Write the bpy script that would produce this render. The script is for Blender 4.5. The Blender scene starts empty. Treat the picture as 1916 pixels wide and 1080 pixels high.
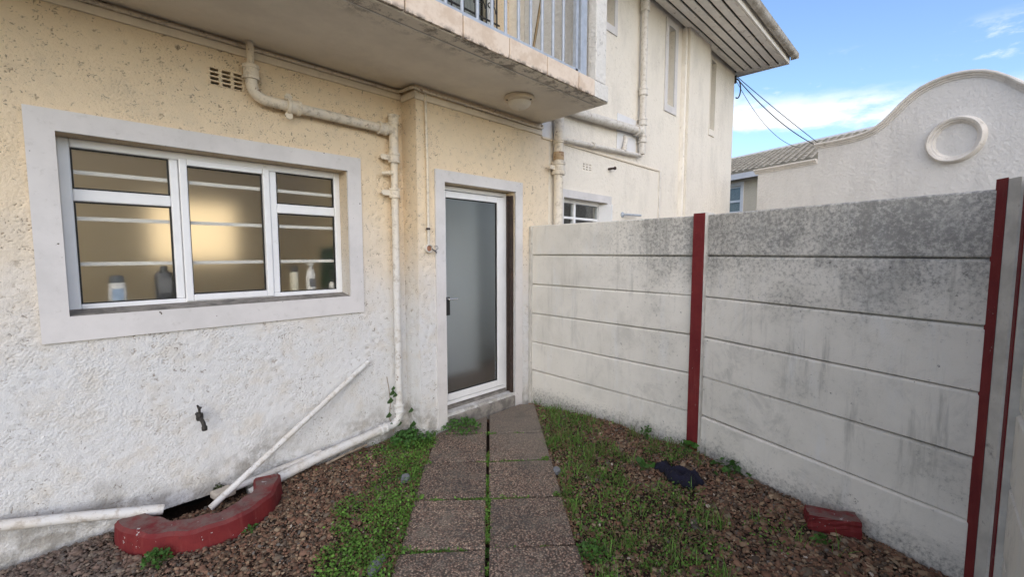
import bpy, math, random
import numpy as np
from mathutils import Vector, Matrix
R = math.radians
SC = bpy.context.scene
COL = SC.collection
random.seed(5)

# ------------------------------------------------------------------ camera
cam = bpy.data.cameras.new('camera')
cam_o = bpy.data.objects.new('camera', cam)
COL.objects.link(cam_o)
cam.sensor_fit = 'HORIZONTAL'
cam.sensor_width = 36.0
cam.lens = 830.0 / 1916.0 * 36.0
cam.clip_start = 0.02
cam.clip_end = 2000
_yaw, _th = R(44.1), math.atan(67 / 830)
_f = Vector((math.cos(_yaw) * math.cos(_th), math.sin(_yaw) * math.cos(_th), -math.sin(_th)))
cam_o.location = (0, 0, 1.5)
cam_o.rotation_euler = _f.to_track_quat('-Z', 'Y').to_euler()
SC.camera = cam_o

# ------------------------------------------------------------------ light
SUN_EL, SUN_AZ = R(27), R(44.1 + 180 + 8)       # direction the light comes from: behind the camera
SC.view_settings.view_transform = 'Standard'
SC.view_settings.look = 'None'
SC.view_settings.gamma = 1.0
SC.view_settings.use_curve_mapping = False
SC.view_settings.exposure = 0.98
world = bpy.data.worlds.new('World')
SC.world = world
world.use_nodes = True
sun = bpy.data.lights.new('sun', 'SUN')
sun.energy = 0.98
sun.angle = R(120)
sun.color = (1.0, 0.78, 0.50)
sun_o = bpy.data.objects.new('sun', sun)
COL.objects.link(sun_o)
sd = Vector((math.cos(SUN_AZ) * math.cos(SUN_EL), math.sin(SUN_AZ) * math.cos(SUN_EL), math.sin(SUN_EL)))
sun_o.rotation_euler = sd.to_track_quat('Z', 'Y').to_euler()
sun_o.location = sd * 30
SC.cycles.use_denoising = True
SC.cycles.max_bounces = 10
SC.cycles.sample_clamp_indirect = 6.0


# ------------------------------------------------------------------ node helper
class NT:
    def __init__(s, tree):
        s.t = tree
        s.n = tree.nodes
        s.l = tree.links
        s.pos = None

    def node(s, typ, **kw):
        n = s.n.new(typ)
        for k, v in kw.items():
            setattr(n, k, v)
        return n

    def put(s, sock, v):
        if v is None:
            return
        if isinstance(v, bpy.types.NodeSocket):
            s.l.new(v, sock)
        else:
            if sock.type == 'RGBA' and not hasattr(v, '__len__'):
                v = (v, v, v, 1)
            if sock.type == 'RGBA' and len(v) == 3:
                v = (*v, 1)
            sock.default_value = v

    def P(s):
        if s.pos is None:
            s.pos = s.node('ShaderNodeNewGeometry').outputs['Position']
        return s.pos

    def xyz(s, v=None):
        n = s.node('ShaderNodeSeparateXYZ')
        s.put(n.inputs[0], v if v is not None else s.P())
        return n.outputs

    def comb(s, x, y, z):
        n = s.node('ShaderNodeCombineXYZ')
        for i, v in enumerate((x, y, z)):
            s.put(n.inputs[i], v)
        return n.outputs[0]

    def scale(s, v, sc):
        n = s.node('ShaderNodeVectorMath', operation='MULTIPLY')
        s.put(n.inputs[0], v)
        s.put(n.inputs[1], sc)
        return n.outputs[0]

    def noise(s, scale, detail=3, rough=.55, vec=None, dist=0.0, col=False):
        n = s.node('ShaderNodeTexNoise')
        s.put(n.inputs['Vector'], vec if vec is not None else s.P())
        n.inputs['Scale'].default_value = scale
        n.inputs['Detail'].default_value = detail
        n.inputs['Roughness'].default_value = rough
        n.inputs['Distortion'].default_value = dist
        return n.outputs['Color' if col else 'Fac']

    def voro(s, scale, vec=None, feature='F1', out='Distance', rnd=1.0):
        n = s.node('ShaderNodeTexVoronoi', feature=feature)
        s.put(n.inputs['Vector'], vec if vec is not None else s.P())
        n.inputs['Scale'].default_value = scale
        n.inputs['Randomness'].default_value = rnd
        return n.outputs[out]

    def math(s, op, a, b=None, clamp=False):
        n = s.node('ShaderNodeMath', operation=op, use_clamp=clamp)
        s.put(n.inputs[0], a)
        if b is not None:
            s.put(n.inputs[1], b)
        return n.outputs[0]

    def ss(s, v, a, b, lo=0.0, hi=1.0):
        n = s.node('ShaderNodeMapRange', interpolation_type='SMOOTHSTEP')
        s.put(n.inputs[0], v)
        n.inputs[1].default_value = a
        n.inputs[2].default_value = b
        n.inputs[3].default_value = lo
        n.inputs[4].default_value = hi
        return n.outputs[0]

    def mix(s, f, a, b, mode='MIX'):
        n = s.node('ShaderNodeMix', data_type='RGBA', blend_type=mode)
        s.put(n.inputs['Factor'], f)
        s.put(n.inputs['A'], a)
        s.put(n.inputs['B'], b)
        return n.outputs['Result']

    def ramp(s, v, stops):
        n = s.node('ShaderNodeValToRGB')
        s.put(n.inputs[0], v)
        e = n.color_ramp.elements
        while len(e) < len(stops):
            e.new(.5)
        for i, (p, c) in enumerate(stops):
            e[i].position = p
            e[i].color = (*c, 1) if len(c) == 3 else c
        return n.outputs[0]

    def bump(s, h, strength=1.0, dist=.01, nrm=None):
        n = s.node('ShaderNodeBump')
        n.inputs['Strength'].default_value = strength
        n.inputs['Distance'].default_value = dist
        s.put(n.inputs['Height'], h)
        if nrm is not None:
            s.put(n.inputs['Normal'], nrm)
        return n.outputs[0]


MATS = {}


def new_mat(name):
    m = bpy.data.materials.new(name)
    m.use_nodes = True
    m.node_tree.nodes.clear()
    t = NT(m.node_tree)
    t.out = t.node('ShaderNodeOutputMaterial')
    MATS[name] = m
    return m, t


def principled(t, col, rough=.6, metal=0, nrm=None, spec=.5, **kw):
    b = t.node('ShaderNodeBsdfPrincipled')
    t.put(b.inputs['Base Color'], col)
    t.put(b.inputs['Roughness'], rough)
    t.put(b.inputs['Metallic'], metal)
    t.put(b.inputs['Specular IOR Level'], spec)
    t.put(b.inputs['Normal'], nrm)
    for k, v in kw.items():
        t.put(b.inputs[k.replace('_', ' ')], v)
    t.l.new(b.outputs[0], t.out.inputs['Surface'])
    return b


# world: clear Nishita sky plus a broken band of low cloud
def build_world():
    nt = NT(world.node_tree)
    nt.n.clear()
    out = nt.node('ShaderNodeOutputWorld')
    bg = nt.node('ShaderNodeBackground')
    sky = nt.node('ShaderNodeTexSky', sky_type='NISHITA')
    sky.sun_disc = False
    sky.sun_elevation = SUN_EL
    sky.sun_rotation = math.pi / 2 - SUN_AZ
    sky.altitude = 100
    sky.air_density = 1.0
    sky.dust_density = 1.2
    sky.ozone_density = 1.6
    d = nt.node('ShaderNodeTexCoord').outputs['Generated']
    o = nt.xyz(d)
    z = o[2]
    sv = nt.scale(d, (1, 1, 4.0))
    n1 = nt.noise(3.4, 7, .62, sv)
    n2 = nt.noise(9, 6, .65, nt.scale(d, (1, 1, 3.0)))
    zt = nt.math('ADD', z, nt.math('MULTIPLY', nt.math('SUBTRACT', nt.math('ADD', nt.math('MULTIPLY', o[0], .696), nt.math('MULTIPLY', o[1], -.718)), .47), .15))
    zw = nt.math('ADD', zt, nt.math('MULTIPLY', nt.math('SUBTRACT', n2, .5), .05))
    band = nt.math('MULTIPLY', nt.ss(zw, .228, .246), nt.ss(zw, .262, .296, 1, 0))
    f1 = nt.math('MULTIPLY', band, nt.ss(nt.math('ADD', nt.math('MULTIPLY', n1, .5), nt.math('MULTIPLY', n2, .5)), .36, .56))
    wisp = nt.math('MULTIPLY', nt.math('MULTIPLY', nt.ss(z, .26, .29), nt.ss(z, .31, .345, 1, 0)), nt.ss(n2, .53, .68))
    f = nt.math('MAXIMUM', f1, nt.math('MULTIPLY', wisp, .55), clamp=True)
    c = nt.mix(f, nt.mix(1.0, sky.outputs[0], (SKYMUL[0], SKYMUL[1], SKYMUL[2]), 'MULTIPLY'), CLOUD)
    nt.l.new(c, bg.inputs['Color'])
    bg.inputs['Strength'].default_value = SKY_STRENGTH
    nt.l.new(bg.outputs[0], out.inputs['Surface'])


SKY_STRENGTH = 0.13
SKYMUL = (0.90, 0.975, 1.09)
CLOUD = (5.0, 5.15, 5.4)
build_world()


# ------------------------------------------------------------------ materials
def m_plain(name, col, rough=.5, metal=0.0, var=.12, scale=8, bump=0.0, bscale=120, dirt=None, spec=.5, dirt_lo=.58, dirt_hi=.72, dscale=9):
    m, t = new_mat(name)
    n = t.noise(scale, 4, .6)
    c = t.mix(t.ss(n, .3, .7), tuple(x * (1 - var) for x in col), tuple(min(1, x * (1 + var)) for x in col))
    if dirt:
        dn = t.noise(dscale, 6, .7)
        c = t.mix(t.ss(dn, dirt_lo, dirt_hi), c, dirt)
    nr = t.bump(t.noise(bscale, 3, .6), bump, .004) if bump else None
    principled(t, c, rough, metal, nr, spec)
    return m


def m_stucco(name='roughcast_cream', relief=True):
    m, t = new_mat(name)
    o = t.xyz()
    a = t.noise(62, 5, .68, t.scale(t.P(), (1, 1, 1.25)))
    b = t.noise(150, 3, .6)
    big = t.noise(1.7, 4, .6)
    mid = t.noise(7, 4, .6)
    h = t.math('ADD', t.math('MULTIPLY', a, 1.3), t.math('MULTIPLY', b, .45))
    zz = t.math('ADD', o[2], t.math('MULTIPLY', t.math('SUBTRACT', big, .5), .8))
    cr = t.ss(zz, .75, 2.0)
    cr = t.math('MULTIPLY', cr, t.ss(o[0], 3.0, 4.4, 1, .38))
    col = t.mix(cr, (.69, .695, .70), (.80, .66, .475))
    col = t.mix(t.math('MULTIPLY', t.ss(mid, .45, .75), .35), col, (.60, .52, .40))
    rel = t.node('ShaderNodeAttribute', attribute_name='tint').outputs['Fac'] if relief else a
    # grime and painted relief shade in the roughcast pits, stronger in some patches
    pits = t.math('MULTIPLY', t.ss(rel, .02, .30, 1, 0) if relief else t.ss(a, .33, .43, 1, 0), t.math('MULTIPLY', t.ss(t.noise(2.6, 4, .65), .36, .64, .30, .95), t.ss(zz, .3, 1.5, .45, .9)))
    col = t.mix(pits, col, (.20, .145, .09))
    # bare scratches and flaked paint
    sp = t.noise(34, 5, .7, dist=1.2)
    fl = t.math('MULTIPLY', t.ss(sp, .60, .66), t.ss(t.noise(1.9, 3, .6), .40, .60, .12, 1))
    col = t.mix(t.math('MULTIPLY', fl, .8), col, (.15, .12, .09))
    # damp splash band along the foot of the wall
    foot = t.math('MULTIPLY', t.ss(zz, .02, .34, 1, 0), t.ss(t.noise(9, 5, .7), .36, .62))
    col = t.mix(t.math('MULTIPLY', foot, .75), col, (.24, .22, .19))
    principled(t, col, .9, 0, t.bump(t.noise(170, 4, .65) if relief else h, .8, .006 if relief else .012), .2)
    return m


def m_render_far(name, base, dirt):
    m, t = new_mat(name)
    a = t.noise(22, 5, .65)
    st = t.noise(2.2, 6, .7, t.scale(t.P(), (1.4, 1.4, .5)))
    fine = t.noise(30, 5, .75)
    col = t.mix(t.ss(st, .46, .66), base, tuple(x * .90 for x in base))
    col = t.mix(t.math('MULTIPLY', t.ss(fine, .54, .68), t.ss(t.noise(3.1, 4, .6), .42, .66, .05, .6)), col, dirt)
    principled(t, col, .9, 0, t.bump(a, .8, .02), .2)
    return m


def m_fence():
    m, t = new_mat('painted_concrete_fence')
    o = t.xyz()
    big = t.noise(2.3, 5, .65)
    streak = t.noise(7, 5, .7, t.scale(t.P(), (1, 1, .22)))
    fine = t.noise(48, 6, .8)
    col = t.mix(t.ss(big, .35, .7), (.75, .72, .66), (.65, .625, .57))
    col = t.mix(t.math('MULTIPLY', t.ss(streak, .5, .72), .55), col, (.73, .73, .72))
    age = t.math('MULTIPLY', t.ss(o[2], .95, 1.72), t.ss(o[1], 1.2, 2.75, 1, .0))
    age = t.math('ADD', age, t.math('MULTIPLY', t.ss(big, .45, .72), t.ss(o[1], 1.4, 2.4, .5, .05)))
    age = t.math('ADD', age, t.ss(o[2], .03, .24, .85, 0))
    g = t.ss(t.math('ADD', fine, t.math('MULTIPLY', t.math('SUBTRACT', age, .66), .22)), .43, .71)
    col = t.mix(t.math('MULTIPLY', t.ss(age, .2, 1.1), .35), col, (.30, .295, .275))
    col = t.mix(t.math('MULTIPLY', g, .8), col, (.165, .165, .16))
    run = t.noise(14, 5, .7, t.scale(t.P(), (1, 1, .10)))
    run = t.math('MULTIPLY', t.ss(run, .52, .72), t.ss(t.noise(1.6, 4, .6), .38, .62, .10, .75))
    run = t.math('MULTIPLY', run, t.ss(o[1], 1.2, 2.5, .75, .4))
    col = t.mix(run, col, (.26, .255, .235))
    pat = t.math('MULTIPLY', t.ss(t.noise(3.3, 6, .75, dist=.5), .50, .68), t.ss(o[1], 1.2, 2.5, .42, .18))
    col = t.mix(pat, col, (.34, .335, .315))
    spot = t.math('MULTIPLY', t.ss(t.noise(24, 5, .75), .66, .70), t.ss(o[1], 1.0, 3.0, .9, .35))
    col = t.mix(spot, col, (.13, .125, .115))
    h = t.math('ADD', t.math('MULTIPLY', fine, .6), t.noise(160, 2, .5))
    principled(t, col, .85, 0, t.bump(h, .35, .004), .25)
    return m


def m_slab():
    m, t = new_mat('exposed_aggregate')
    v = t.node('ShaderNodeTexVoronoi', feature='F1')
    t.put(v.inputs['Vector'], t.P())
    v.inputs['Scale'].default_value = 105
    cell = t.xyz(v.outputs['Color'])
    col = t.ramp(cell[0], [(0, (.06, .042, .037)), (.35, (.18, .125, .108)), (.6, (.30, .215, .18)), (.8, (.15, .135, .13)), (1, (.42, .33, .27))])
    edge = t.ss(v.outputs['Distance'], .35, .75)
    col = t.mix(edge, col, (.055, .046, .042))
    mo = t.noise(5, 5, .7)
    col = t.mix(t.math('MULTIPLY', t.ss(mo, .45, .72), .55), col, (.15, .14, .13))
    o = t.xyz()
    worn = t.math('MULTIPLY', t.ss(o[0], 2.1, 2.7), .65)
    col = t.mix(worn, col, (.165, .15, .14))
    col = t.mix(1.0, col, (1.36, 1.33, 1.20), 'MULTIPLY')
    oi = t.node('ShaderNodeObjectInfo').outputs['Random']
    col = t.mix(1.0, col, t.mix(oi, (.86, .85, .85), (1.04, 1.02, 1.0)), 'MULTIPLY')
    st2 = t.noise(3.2, 5, .7)
    col = t.mix(t.math('MULTIPLY', t.ss(st2, .5, .68), .5), col, (.085, .08, .072))
    h = t.math('MULTIPLY', t.ss(v.outputs['Distance'], 0, .8, 1, 0), t.ss(cell[1], 0, 1, .5, 1))
    principled(t, col, .8, 0, t.bump(h, .8, .006), .3)
    return m


def m_soil():
    m, t = new_mat('dark_soil')
    n = t.noise(30, 6, .75)
    col = t.ramp(n, [(.25, (.016, .011, .008)), (.55, (.045, .030, .022)), (.8, (.075, .052, .038))])
    principled(t, col, .95, 0, t.bump(n, 1, .02), .2)
    return m


def m_vcol(name, rough=.8, attr='tint', trans=0.0, spec=.3):
    m, t = new_mat(name)
    a = t.node('ShaderNodeAttribute', attribute_name=attr)
    b = principled(t, a.outputs['Color'], rough, 0, None, spec)
    if trans:
        tr = t.node('ShaderNodeBsdfTranslucent')
        t.l.new(a.outputs['Color'], tr.inputs['Color'])
        mx = t.node('ShaderNodeMixShader')
        mx.inputs[0].default_value = trans
        t.l.new(b.outputs[0], mx.inputs[1])
        t.l.new(tr.outputs[0], mx.inputs[2])
        t.l.new(mx.outputs[0], t.out.inputs['Surface'])
    return m


def m_glass_clear(name, tint=(.93, .95, .94), refl=1.0):
    m, t = new_mat(name)
    lw_ = t.node('ShaderNodeLayerWeight')
    lw_.inputs[0].default_value = .5
    sch = t.math('ADD', t.math('MULTIPLY', t.math('POWER', lw_.outputs['Facing'], 5.0), .96), .04)
    tr = t.node('ShaderNodeBsdfTransparent')
    tr.inputs[0].default_value = (*tint, 1)
    gl = t.node('ShaderNodeBsdfGlossy')
    gl.inputs['Roughness'].default_value = .015
    mx = t.node('ShaderNodeMixShader')
    t.l.new(t.math('MULTIPLY', sch, refl, clamp=True), mx.inputs[0])
    t.l.new(tr.outputs[0], mx.inputs[1])
    t.l.new(gl.outputs[0], mx.inputs[2])
    t.l.new(mx.outputs[0], t.out.inputs['Surface'])
    return m


def m_frosted(name='frosted_glass', col=(.95, .94, .91), rough=.31):
    m, t = new_mat(name)
    b = principled(t, col, rough, 0, None, .5)
    b.inputs['Transmission Weight'].default_value = 1
    b.inputs['IOR'].default_value = 1.3
    return m


def m_emit(name, col, s):
    m, t = new_mat(name)
    e = t.node('ShaderNodeEmission')
    e.inputs[0].default_value = (*col, 1)
    e.inputs[1].default_value = s
    t.l.new(e.outputs[0], t.out.inputs['Surface'])
    return m


def m_red(name='red_oxide_paint', chips=True):
    m, t = new_mat(name)
    n = t.noise(6, 5, .65)
    f = t.noise(40, 5, .75)
    col = t.mix(t.ss(n, .35, .7), (.135, .013, .016), (.175, .021, .021))
    if chips:
        nz = t.xyz(t.node('ShaderNodeNewGeometry').outputs['Normal'])
        top = t.ss(nz[2], .6, .95)
        col = t.mix(t.math('MULTIPLY', t.math('MULTIPLY', top, t.ss(t.noise(9, 5, .7), .32, .6)), .9), col, (.15, .105, .095))
        col = t.mix(t.ss(t.noise(20, 4, .7), .655, .67), col, (.55, .56, .56))
    br_ = t.noise(26, 5, .7, t.scale(t.P(), (1, 1, .12)))
    col = t.mix(t.math('MULTIPLY', t.ss(br_, .5, .72), .45), col, (.22, .055, .05))
    col = t.mix(t.math('MULTIPLY', t.ss(f, .56, .7), .6), col, (.07, .02, .018))
    if not chips:
        col = t.mix(t.ss(t.noise(17, 6, .8), .66, .69), col, (.38, .34, .31))
    principled(t, col, .75, 0, t.bump(f, .5, .004), .3)
    return m


def m_pipe():
    m, t = new_mat('painted_pipe')
    o = t.xyz()
    n = t.noise(5, 4, .6)
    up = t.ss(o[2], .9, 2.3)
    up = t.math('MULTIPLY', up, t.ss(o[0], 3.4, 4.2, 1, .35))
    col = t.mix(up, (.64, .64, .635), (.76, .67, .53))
    col = t.mix(t.ss(n, .4, .75), col, (.62, .58, .52))
    col = t.mix(t.ss(t.noise(13, 6, .75), .635, .66), col, (.17, .085, .045))
    col = t.mix(t.math('MULTIPLY', t.ss(t.noise(22, 5, .75), .48, .66), .6), col, (.34, .29, .23))
    principled(t, col, .5, 0, t.bump(t.noise(60, 3, .6), .25, .003), .4)
    return m


def m_trim():
    m, t = new_mat('grey_white_trim_paint')
    n = t.noise(4, 5, .65)
    col = t.mix(t.ss(n, .35, .72), (.67, .65, .645), (.59, .575, .57))
    col = t.mix(t.ss(t.noise(26, 3, .5), .72, .735), col, (.1, .08, .06))
    col = t.mix(t.math('MULTIPLY', t.ss(t.noise(18, 6, .75), .55, .72), .4), col, (.42, .40, .37))
    principled(t, col, .7, 0, t.bump(t.noise(70, 3, .6), .15, .003), .3)
    return m


def m_sillc():
    m, t = new_mat('bare_cement')
    n = t.noise(11, 6, .7)
    col = t.mix(t.ss(n, .4, .62), (.30, .28, .255), (.17, .16, .15))
    principled(t, col, .9, 0, t.bump(t.noise(80, 4, .7), .4, .004), .2)
    return m


def m_soffit():
    m, t = new_mat('balcony_soffit_paint')
    o = t.xyz()
    n = t.noise(2.5, 5, .65)
    col = t.mix(t.ss(n, .35, .7), (.78, .71, .59), (.68, .615, .51))
    mould = t.math('MULTIPLY', t.ss(o[1], 2.22, 2.42, 1, 0), t.ss(t.noise(9, 6, .75), .46, .6))
    col = t.mix(t.math('MULTIPLY', mould, .75), col, (.11, .085, .06))
    flake = t.math('MULTIPLY', t.ss(o[1], 2.25, 2.6, 1, .1), t.ss(t.noise(13, 6, .7, dist=1.0), .60, .64))
    col = t.mix(t.math('MULTIPLY', flake, .5), col, (.62, .57, .49))
    principled(t, col, .6, 0, t.bump(t.noise(14, 5, .6, t.scale(t.P(), (.5, 1, 1))), .55, .012), .4)
    return m


def m_tile():
    m, t = new_mat('beige_edge_tile')
    n = t.noise(9, 6, .7)
    col = t.mix(t.ss(n, .4, .64), (.74, .62, .50), (.62, .49, .37))
    o = t.xyz()
    mould = t.math('MULTIPLY', t.ss(o[2], 2.79, 2.83, 1, 0), t.ss(t.noise(14, 5, .75), .42, .58))
    col = t.mix(t.math('MULTIPLY', mould, .9), col, (.06, .045, .035))
    principled(t, col, .55, 0, t.bump(n, .2, .003), .4)
    return m


def m_gutter():
    m, t = new_mat('weathered_gutter')
    n = t.noise(6, 6, .7)
    col = t.mix(t.ss(n, .4, .62), (.56, .53, .48), (.36, .32, .26))
    principled(t, col, .6, 0, None, .3)
    return m


m_stucco(); m_stucco('roughcast_plain', False); m_fence(); m_slab(); m_soil(); m_frosted(); m_frosted('door_frosted', (.93, .95, .96), .24); m_red(); m_pipe(); m_trim(); m_sillc(); m_soffit(); m_tile(); m_gutter()
m_red('red_post_paint', False)
m_render_far('render_offwhite', (.80, .75, .665), (.44, .40, .33))
m_render_far('pier_render', (.72, .70, .66), (.22, .20, .17))
m_render_far('gable_render', (.72, .705, .685), (.50, .48, .46))
m_render_far('yellow_render', (.66, .58, .45), (.5, .43, .33))
m_vcol('gravel_stone', .8)
m_vcol('leaf', .55, trans=.25)
m_glass_clear('door_glass', (.84, .84, .84), 1.6)
m_glass_clear('window_glass', (.9, .92, .92), 1.6)
m_plain('upvc', (.80, .81, .83), .32, var=.03, dirt=(.6, .58, .55), dirt_lo=.62, dirt_hi=.8)
m_plain('gasket', (.012, .012, .012), .6)
m_plain('bar_white', (.82, .82, .80), .5, var=.03)
m_plain('bathroom_paint', (.60, .54, .42), .8, var=.04, scale=1.5)
m_plain('hall_paint', (.66, .69, .71), .8, var=.03, scale=1.5)
m_plain('hall_floor', (.16, .105, .075), .4, var=.2)
m_plain('blind_fabric', (.46, .48, .49), .8, var=.04)
m_plain('galvanised', (.40, .44, .50), .5, .1, var=.1, scale=20)
m_plain('dark_pane', (.05, .055, .06), .6)
m_plain('black_iron', (.014, .014, .015), .5)
m_plain('old_steel', (.035, .020, .015), .6, var=.4, scale=30, dirt=(.10, .045, .025))
m_plain('dark_hole', (.010, .009, .008), .9)
m_plain('brass_old', (.030, .027, .024), .55, .3, var=.4, scale=60, bump=.3)
m_plain('chrome', (.75, .75, .75), .25, .9, var=.02)
m_plain('lamp_base', (.66, .56, .42), .5, var=.06)
m_plain('lamp_dome', (.66, .60, .50), .35, var=.05)
m_plain('soffit_board', (.86, .82, .75), .55, var=.07, scale=5, dirt=(.48, .42, .35))
m_plain('roof_tile_grey', (.40, .35, .27), .8, var=.25, scale=6, dirt=(.12, .105, .085))
m_plain('coping_paint', (.68, .645, .60), .75, var=.08, dirt=(.36, .33, .29), dirt_lo=.55, dirt_hi=.75)
m_plain('cable_black', (.05, .05, .055), .6)
m_plain('navy_cloth', (.004, .004, .017), .9, var=.3, scale=30, bump=.5, bscale=220)
m_plain('slate', (.16, .17, .19), .6, var=.25, scale=25, bump=.4, bscale=60)
m_plain('wood_grey', (.30, .24, .18), .8, var=.3, scale=30)
m_plain('bottle_white', (.80, .80, .78), .35, var=.02)
m_plain('bottle_grey', (.055, .058, .066), .35, var=.05)
m_plain('bottle_cream', (.74, .70, .56), .35, var=.02)
m_plain('cap_dark', (.06, .075, .09), .4)
m_plain('cap_black', (.02, .02, .02), .4)
m_plain('label_blue', (.35, .48, .66), .5, var=.25, scale=90)
m_plain('label_grey', (.16, .165, .18), .5, var=.3, scale=90)
m_plain('towel_green', (.028, .075, .030), .95, var=.2, scale=10)
m_plain('brass_pole', (.28, .20, .10), .35, .6, var=.15, scale=20)
m_plain('cement_patch', (.50, .45, .38), .85, var=.15, scale=14, bump=.4)
m_plain('panel_white', (.70, .70, .71), .5, var=.04, dirt=(.4, .37, .33), dirt_lo=.68, dirt_hi=.8)
m_plain('fence_post', (.52, .50, .46), .85, var=.15, scale=9, bump=.4, bscale=60, dirt=(.2, .19, .18), dirt_lo=.58, dirt_hi=.75)
m_plain('ochre_clay', (.36, .17, .10), .9, var=.3, scale=40)
m_plain('rusty_paint', (.50, .36, .22), .7, var=.2, scale=20, dirt=(.20, .10, .05), dirt_lo=.5, dirt_hi=.6, dscale=40)
m_plain('string_paint', (.72, .64, .52), .7, var=.08, scale=6, dirt=(.45, .36, .26), dirt_lo=.58, dirt_hi=.75)
m_plain('weed_leaf', (.05, .115, .028), .5, var=.3, scale=40)
m_emit('sunlit_window', (1.0, .76, .44), .62)
m_emit('bath_fill_glow', (1.0, .86, .62), .7)  # emission of the added bathroom fill panel
m_emit('hall_fill_glow', (.85, .93, 1.0), 1.7)  # emission of the added hall fill panel


# ------------------------------------------------------------------ mesh helpers
WL = {}


class MB:
    def __init__(s):
        s.v = []
        s.f = []

    def add(s, vs, fs):
        b = len(s.v)
        s.v += [tuple(map(float, p)) for p in vs]
        s.f += [tuple(b + i for i in f) for f in fs]
        return s

    def box(s, x0, x1, y0, y1, z0, z1):
        vs = [(x, y, z) for z in (z0, z1) for y in (y0, y1) for x in (x0, x1)]
        return s.add(vs, [(0, 2, 3, 1), (4, 5, 7, 6), (0, 1, 5, 4), (2, 6, 7, 3), (0, 4, 6, 2), (1, 3, 7, 5)])

    def obox(s, o, ax, ay, az):
        o, ax, ay, az = map(Vector, (o, ax, ay, az))
        vs = [o + ax * i + ay * j + az * k for k in (0, 1) for j in (0, 1) for i in (0, 1)]
        if ax.cross(ay).dot(az) < 0:
            return s.add(vs, [(1, 3, 2, 0), (6, 7, 5, 4), (4, 5, 1, 0), (3, 7, 6, 2), (2, 6, 4, 0), (5, 7, 3, 1)])
        return s.add(vs, [(0, 2, 3, 1), (4, 5, 7, 6), (0, 1, 5, 4), (2, 6, 7, 3), (0, 4, 6, 2), (1, 3, 7, 5)])

    def prism(s, poly, a, b, fn):
        """poly 2D (counter-clockwise), extruded from a to b; fn(u, v, w) -> xyz"""
        n = len(poly)
        vs = [fn(u, v, a) for u, v in poly] + [fn(u, v, b) for u, v in poly]
        fs = [tuple(reversed(range(n))), tuple(range(n, 2 * n))]
        fs += [(i, (i + 1) % n, n + (i + 1) % n, n + i) for i in range(n)]
        return s.add(vs, fs)

    def tube(s, pts, r, seg=14, caps=True):
        pts = [Vector(p) for p in pts]
        rs = r if hasattr(r, '__len__') else [r] * len(pts)
        n = len(pts)
        rings = []
        up = None
        for i, p in enumerate(pts):
            d = (pts[min(i + 1, n - 1)] - pts[max(i - 1, 0)]).normalized()
            if up is None:
                up = Vector((0, 0, 1)) if abs(d.z) < .9 else Vector((1, 0, 0))
            a = d.cross(up).normalized()
            up = a.cross(d).normalized()
            rings.append([p + (a * math.cos(2 * math.pi * k / seg) + up * math.sin(2 * math.pi * k / seg)) * rs[i] for k in range(seg)])
        vs = [q for rg in rings for q in rg]
        fs = []
        for i in range(n - 1):
            for k in range(seg):
                k2 = (k + 1) % seg
                fs.append((i * seg + k2, i * seg + k, (i + 1) * seg + k, (i + 1) * seg + k2))
        if caps:
            fs.append(tuple(range(seg)))
            fs.append(tuple(reversed(range((n - 1) * seg, n * seg))))
        return s.add(vs, fs)

    def lathe(s, prof, o=(0, 0, 0), ax=(0, 0, 1), seg=24, sx=1.0, sy=1.0):
        """prof: list of (radius, height)"""
        o, ax = Vector(o), Vector(ax).normalized()
        t = Vector((1, 0, 0)) if abs(ax.x) < .9 else Vector((0, 1, 0))
        a = (t - ax * t.dot(ax)).normalized()
        b = ax.cross(a)
        vs = [o + ax * h + (a * math.cos(2 * math.pi * k / seg) * sx + b * math.sin(2 * math.pi * k / seg) * sy) * r for r, h in prof for k in range(seg)]
        fs = []
        for i in range(len(prof) - 1):
            for k in range(seg):
                k2 = (k + 1) % seg
                fs.append((i * seg + k, i * seg + k2, (i + 1) * seg + k2, (i + 1) * seg + k))
        fs.append(tuple(reversed(range(seg))))
        fs.append(tuple(range((len(prof) - 1) * seg, len(prof) * seg)))
        return s.add(vs, fs)

    def build(s, name, mat, parent=None, smooth=False, bevel=0.0, bseg=2, label=None):
        P_ = np.array(s.v)
        c = np.array([(P_[:, 0].min() + P_[:, 0].max()) / 2, (P_[:, 1].min() + P_[:, 1].max()) / 2, P_[:, 2].min()])
        me = bpy.data.meshes.new(name)
        me.from_pydata([tuple(p - c) for p in P_], [], s.f)
        me.update()
        me.materials.append(MATS[mat])
        o = bpy.data.objects.new(name, me)
        COL.objects.link(o)
        if smooth:
            me.polygons.foreach_set('use_smooth', [True] * len(me.polygons))
            me.set_sharp_from_angle(angle=R(38))
        if bevel:
            b = o.modifiers.new('bevel', 'BEVEL')
            b.width = bevel
            b.segments = bseg
            b.limit_method = 'ANGLE'
            b.angle_limit = R(40)
        place(o, c, parent)
        if label:
            o['label'] = label
        return o


def place(o, world_loc, parent=None):
    w = Vector(world_loc)
    WL[o.name] = w
    if parent is not None:
        o.parent = parent
        o.location = w - WL[parent.name]
    else:
        o.location = w


def thing(name, label, cat, loc=(0, 0, 0), group=None):
    o = bpy.data.objects.new(name, None)
    COL.objects.link(o)
    o.empty_display_size = .1
    place(o, loc)
    tag(o, label, cat, group)
    return o


def tag(o, label, cat, group=None):
    o['label'] = label
    o['category'] = cat
    if group:
        o['group'] = group
    return o


def struct(o):
    o['kind'] = 'structure'
    return o


def inst(src, world_loc, parent):
    c = src.copy()
    COL.objects.link(c)
    place(c, world_loc, parent)
    return c


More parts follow.
